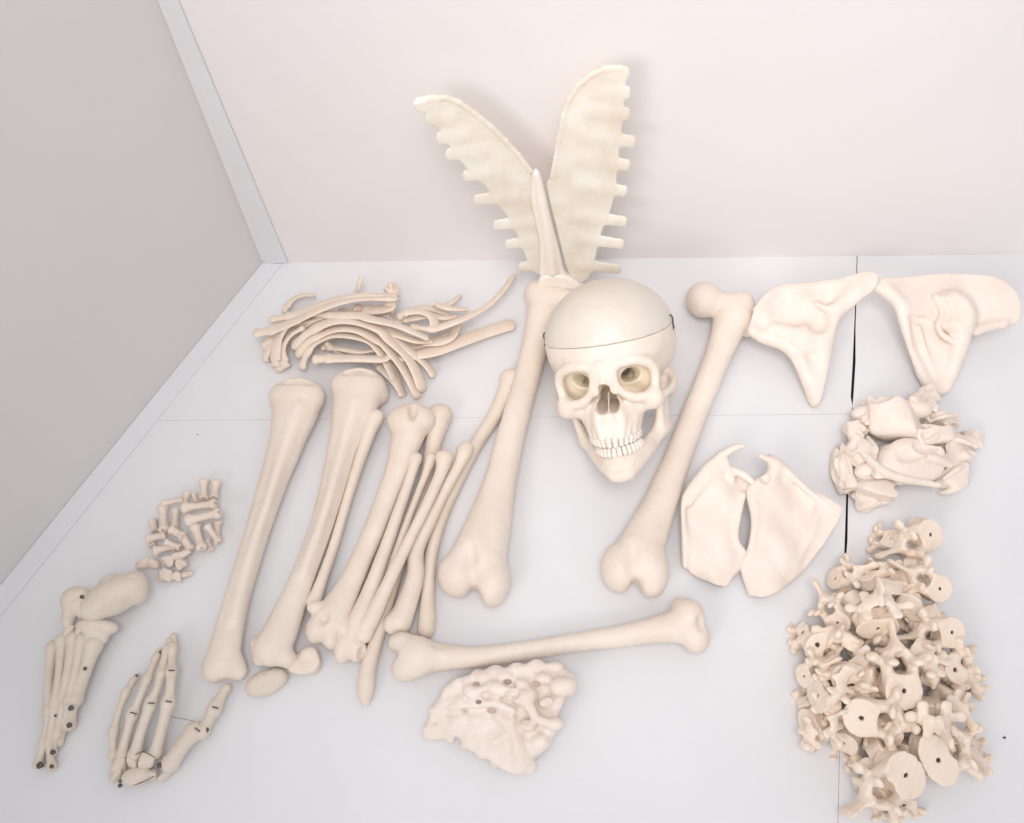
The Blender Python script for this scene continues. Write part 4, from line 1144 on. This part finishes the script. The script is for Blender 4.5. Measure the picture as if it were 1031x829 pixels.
# ============================================================ ANKLE BONES (pile at middle right)
ZA = zz(5.426, 820, 380)
ank = [
    (430, 225, 34, (27, 18, 16), (0, 0, -8), 2, "largest rounded ankle bone on top of the pile near the dark floor joint"),
    (625, 320, 32, (17, 9, 10), (0, 0, 8), 2, "narrow ankle bone to the right of the pile's dark cleft"),
    (480, 480, 26, (33, 20, 14), (0, 0, 4), 1, "broad blocky heel bone in the middle of the pile"),
    (690, 235, 22, (15, 7, 8), (0, 0, -12), 1, "flat ankle bone at the pile's upper right"),
    (590, 115, 18, (11, 8, 8), (0, 0, 20), 2, "small ankle bone touching the lower point of the right hip bone"),
    (625, 165, 26, (9, 5, 6), (0, 0, -30), 1, "slim pale ankle bone just under the topmost small one"),
    (750, 400, 18, (17, 12, 9), (0, 0, 8), 1, "wedge shaped ankle bone at the pile's right side"),
    (745, 550, 13, (16, 12, 9), (0, 0, -4), 2, "square ankle bone at the pile's lower right corner"),
    (855, 345, 8, (7, 8, 6), (0, 0, 0), 1, "faint small ankle bone farthest right of the pile"),
    (235, 285, 24, (10, 9, 8), (0, 0, 0), 2, "knobby ankle bone beside the dark hole in the floor joint"),
    (245, 400, 24, (11, 13, 9), (0, 0, 10), 1, "upright ankle bone covering the floor joint at the pile's left"),
    (145, 500, 12, (8, 21, 9), (0, 0, 4), 2, "long upright ankle bone left of the floor joint"),
    (335, 610, 18, (17, 9, 9), (0, 0, -12), 1, "curled ankle bone under the blocky heel bone"),
    (300, 670, 9, (14, 8, 7), (0, 0, 10), 1, "flat ankle bone at the bottom tip of the pile"),
    (290, 220, 30, (6, 9, 7), (0, 0, 0), 1, "thin ankle bone tucked against the left of the largest one"),
    (180, 595, 8, (7, 6, 5), (0, 0, 0), 1, "tiny ankle bone at the pile's lower left corner"),
]
for i, (x, y, z, r, rot, sb, lab) in enumerate(ank):
    small_lump("ankle_bone", lab, *ZA(x, y), z, [v * 1.42 for v in r], rot, 60 + i * 3, mat=M_PALE, group="loose ankle bones in the right hand pile", h=.75, subs=sb + 1, k=2, ridges=2)

# ============================================================ VERTEBRAE
def vert_proto(kind):
    S = SDF(None, .75 if kind != 'lumbar' else .9)
    if kind == 'lumbar':  rx, ry, hh, sp, tr, pr, dn = 23, 16.5, 11, 17, 14, 6.0, 4
    elif kind == 'thoracic': rx, ry, hh, sp, tr, pr, dn = 14.5, 13, 9.5, 17, 10, 5.2, 9
    else: rx, ry, hh, sp, tr, pr, dn = 10.5, 8, 6, 9, 6, 4.0, 3
    # body: stacked ellipses with a waist and kidney notch
    def body(X, Y, Z):
        w = 1 - .10 * (1 - np.clip(np.abs(Z) / hh, 0, 1) ** 2)
        q = np.sqrt((X / (rx * w)) ** 2 + (Y / (ry * w)) ** 2)
        d2 = (q - 1) * min(rx, ry)
        dz = np.abs(Z) - hh
        e = 1.4
        d2 = d2 + e; dz = dz + e
        return np.minimum(np.maximum(d2, dz), 0) + np.sqrt(np.maximum(d2, 0) ** 2 + np.maximum(dz, 0) ** 2) - e
    S.ops.append((np.array([-rx, -ry, -hh]), np.array([rx, ry, hh]), body, 2, False))
    S.ell((0, ry * 1.5, 0), (rx * .5, ry * .75, hh * 2), 3, neg=True)
    for m in (-1, 1):
        S.line([(m * rx * .62, ry * .6, hh * .3, pr), (m * rx * .68, ry * 1.3, hh * .2, pr * .85)], 3, sc_=(.85, 1, 1.3))
        S.line([(m * rx * .68, ry * 1.3, hh * .1, pr * .8), (m * rx * .45, ry * 1.8, -1, pr * .7), (0, ry * 2.15, -3, pr * .8)], 2, sc_=(.9, .8, 2.0))
        S.line([(m * rx * .7, ry * 1.35, 0, pr * .95), (m * (rx * .7 + tr * .5), ry * 1.35 + tr * .12, 1, pr * .7), (m * (rx * .7 + tr), ry * 1.35 + tr * .4, 3, pr * .95)], 2, sc_=(1, .7, 1.15))
        S.line([(m * rx * .6, ry * 1.5, 0, pr * .8), (m * rx * .66, ry * 1.5, hh * 1.5, pr * .75)], 2, sc_=(1.2, .6, 1))
        S.line([(m * rx * .45, ry * 1.75, 0, pr * .8), (m * rx * .48, ry * 1.8, -hh * 1.5, pr * .7)], 2, sc_=(1.2, .6, 1))
        if kind == 'cervical':
            S.ell((m * rx * 1.1, ry * .9, 0), (2, 2, 12), 1, neg=True)
            S.line([(m * rx * .9, -ry * .2, hh * .8, 1.6), (m * rx * .8, ry * .6, hh * .9, 1.6)], 1.5)
    S.line([(0, ry * 2.1, -2, pr), (0, ry * 2.1 + sp * .5, -dn * .5 - 2, pr * .75), (0, ry * 2.1 + sp, -dn - 2, pr * 1.0)], 3, sc_=(.55, 1, 2.0 if kind == 'lumbar' else 1.2))
    S.cap((0, 0, -hh * 3), (0, 0, hh * 3), 1.7 if kind != 'lumbar' else 2.1, 1.7 if kind != 'lumbar' else 2.1, .5, neg=True)
    o = S.build("vertebra", M_VERT, noise=.55, wl=8)
    # dark pin channel seen in the hole
    n, r = 10, (1.62 if kind != 'lumbar' else 2.0)
    v = [(r * .001 * math.cos(2 * math.pi * i / n), r * .001 * math.sin(2 * math.pi * i / n), s * (hh - 2.4) * .001) for s in (-1, 1) for i in range(n)]
    f = [tuple(range(n, 2 * n)), tuple(reversed(range(n)))] + [(i, (i + 1) % n, n + (i + 1) % n, n + i) for i in range(n)]
    pin = mesh_obj("pin", v, f, M_DARK, parent=o, smooth=False, matrix=Matrix())
    return o, pin
VP = {k: vert_proto(k) for k in ('lumbar', 'thoracic', 'cervical')}
VUSED = set()
ZV = zz(2.518, 780, 500)
L_, T_, C_ = 'lumbar', 'thoracic', 'cervical'
# x, y, height mm, kind, scale, tilt direction deg (0 = +X, -90 = towards camera), tilt, spin (0 = spine pointing away), label
verts_ = [
    (380, 95, 26, T_, 1.15, -60, 30, 120, "topmost vertebra of the pile with one dark pin hole, set apart"),
    (300, 115, 14, T_, .8, 150, 40, 60, "small vertebra whose prongs stick out left of the topmost one"),
    (345, 175, 18, C_, 1.0, -20, 60, 200, "little vertebra linking the topmost one to the pile"),
    (407, 232, 30, T_, .95, -70, 25, 60, "vertebra with a pin hole at the pile's upper right shoulder"),
    (290, 225, 36, L_, .72, 80, 60, 20, "vertebra lying on its side across the pile's top"),
    (235, 210, 28, T_, .85, 130, 55, 300, "vertebra with a bright knob at the pile's top left"),
    (165, 215, 16, T_, .85, 160, 60, 280, "pale vertebra at the pile's upper left corner by the shoulder blade"),
    (255, 320, 46, L_, .85, -90, 62, 5, "large vertebra standing upright in the pile's upper middle"),
    (345, 265, 30, C_, 1.15, -120, 50, 140, "small spiky vertebra right of the side lying top one"),
    (435, 342, 34, T_, 1.1, -60, 25, 100, "vertebra with a bold pin hole on the pile's right rim"),
    (400, 300, 26, C_, 1.2, 10, 65, 250, "ring shaped vertebra above the bold pin hole one"),
    (165, 315, 30, T_, .85, -140, 50, 30, "vertebra with rounded lobes at the pile's left shoulder"),
    (105, 372, 24, C_, 1.3, -100, 30, 230, "small vertebra with a pin hole at the pile's left rim"),
    (195, 370, 36, C_, 1.2, 60, 60, 60, "little vertebra in the left middle below the lobed one"),
    (370, 400, 44, T_, .95, -40, 75, 220, "vertebra seen edge on with its body towards the lower right"),
    (445, 437, 28, C_, 1.3, -50, 25, 300, "orange tinted little vertebra at the pile's right edge"),
    (485, 455, 16, T_, .75, 20, 50, 240, "vertebra with one long prong reaching out to the right"),
    (180, 450, 40, C_, 1.4, -90, 20, 190, "small vertebra with a round face in the left centre"),
    (85, 455, 18, T_, .8, 190, 60, 290, "vertebra at the pile's far left with an open arch"),
    (315, 487, 46, T_, 1.28, -90, 22, 0, "vertebra with a smooth round grey face in the centre of the pile"),
    (235, 455, 38, C_, 1.2, -20, 60, 160, "thin spiky vertebra left of the round grey face"),
    (395, 455, 34, C_, 1.2, -30, 65, 30, "dark little vertebra right of the round grey face"),
    (125, 510, 32, L_, .72, 170, 65, 300, "vertebra arching over a dark hollow at the lower left"),
    (220, 552, 36, T_, 1.25, -130, 35, 260, "broad vertebra with a tiny hole left of the twin discs' top"),
    (100, 580, 14, L_, .7, 200, 60, 290, "vertebra lying on the floor at the pile's lower left"),
    (180, 615, 12, T_, .9, 230, 60, 170, "vertebra in the floor level row under the broad one"),
    (375, 540, 34, T_, 1.1, 90, 60, 180, "vertebra with a yellowish wedge right of centre"),
    (430, 570, 22, T_, .85, 0, 55, 210, "vertebra behind the right disc with short prongs"),
    (290, 590, 28, T_, .95, -120, 55, 90, "vertebra half hidden above the left disc"),
    (316, 700, 34, L_, 1.0, -60, 22, 126, "large vertebra with a smooth kidney shaped disc at the bottom, left disc"),
    (402, 662, 32, L_, 1.0, -80, 22, -60, "large vertebra with a kidney shaped disc and round hole, right disc"),
    (250, 690, 14, T_, .85, 200, 55, 110, "vertebra at the bottom left of the left disc"),
    (262, 752, 12, T_, .85, -140, 60, 200, "lowest vertebra of the pile with its prongs on the floor"),
    (325, 775, 8, C_, .95, -100, 50, 200, "tiny vertebra tip at the very bottom of the pile"),
    (485, 640, 14, T_, .8, 30, 40, 260, "vertebra whose spread prongs reach right of the right disc"),
    (300, 385, 28, T_, .95, 40, 45, 50, "vertebra deep in the pile's shadowed centre"),
    (140, 425, 26, C_, 1.2, 120, 70, 20, "little vertebra wedged between the two left pin hole ones"),
    (270, 650, 20, T_, .95, 30, 50, 330, "vertebra wedged in the gap straight left of the two kidney shaped discs"),
    (95, 620, 8, T_, .7, -40, 70, 40, "pale vertebra lying lowest at the pile's left edge, below the floor level row"),
    (330, 560, 26, C_, 1.2, 60, 50, 120, "little vertebra peeking out under the round grey face"),
    (95, 520, 14, C_, 1.1, 140, 60, 20, "small vertebra filling the pile's far left flank"),
    (320, 210, 20, T_, .8, 10, 60, 170, "vertebra low between the topmost pair and the right shoulder one"),
    (460, 520, 16, C_, 1.1, -20, 60, 330, "small vertebra filling the pile's right flank above the long prongs"),
    (200, 270, 26, T_, .8, -60, 65, 250, "vertebra under the bright knob, leaning left"),
    (215, 405, 20, T_, .85, 30, 65, 140, "vertebra deep in the dark hollow left of the pile's centre"),
    (280, 425, 22, T_, .8, -60, 70, 310, "vertebra just above and left of the round grey face"),
    (425, 500, 18, T_, .85, 60, 60, 190, "vertebra in the gap straight right of the round grey face"),
    (150, 555, 18, T_, .8, -100, 60, 240, "vertebra between the lower left hollow and the broad one"),
    (330, 640, 14, T_, .85, 80, 60, 10, "vertebra seen in the notch between the two kidney shaped discs"),
    (365, 330, 24, T_, .75, -150, 65, 60, "vertebra tucked left of the bold pin hole one"),
    (80, 350, 12, C_, 1.0, 160, 60, 90, "spiky vertebra tip at the pile's upper left rim"),
]
for (x, y, z, kind, s, az, tilt, spin, lab) in verts_:
    p = at(*ZV(x, y), z * .001)
    axis = Vector((math.sin(RAD(tilt)) * math.cos(RAD(az)), math.sin(RAD(tilt)) * math.sin(RAD(az)), math.cos(RAD(tilt))))
    q = Vector((0, 0, 1)).rotation_difference(axis)
    m = Matrix.Translation(p) @ q.to_matrix().to_4x4() @ Matrix.Rotation(RAD(spin), 4, 'Z') @ Matrix.Diagonal((s * 1.1 * random.uniform(.92, 1.08), s * 1.1 * random.uniform(.92, 1.08), s * 1.1 * random.uniform(.8, 1.0), 1))
    o, pin = VP[kind]
    if kind not in VUSED:
        VUSED.add(kind); o.matrix_world = m; t = o
    else:
        t = copy_obj(o, m); copy_obj(pin, Matrix(), t)
    tag(t, lab, "vertebra", "vertebrae in the pile at lower right")

# ============================================================ SPECKS
def speck(px, py, r, label):
    F = floor_frame(px, py)
    S = SDF(F, .3)
    S.ell((0, 0, .8), (r, r * .7, .8), .3); S.ell((r * .6, .4, .6), (r * .5, r * .4, .6), .3)
    o = S.build("crumb", M_DARK, noise=.1, wl=2)
    tag(o, label, "crumb")
speck(1011, 743, 1.5, "tiny dark crumb alone on the white floor at the far right")
speck(199, 438, .7, "tiny faint crumb on the floor right of the left panel")
bpy.context.view_layer.update()
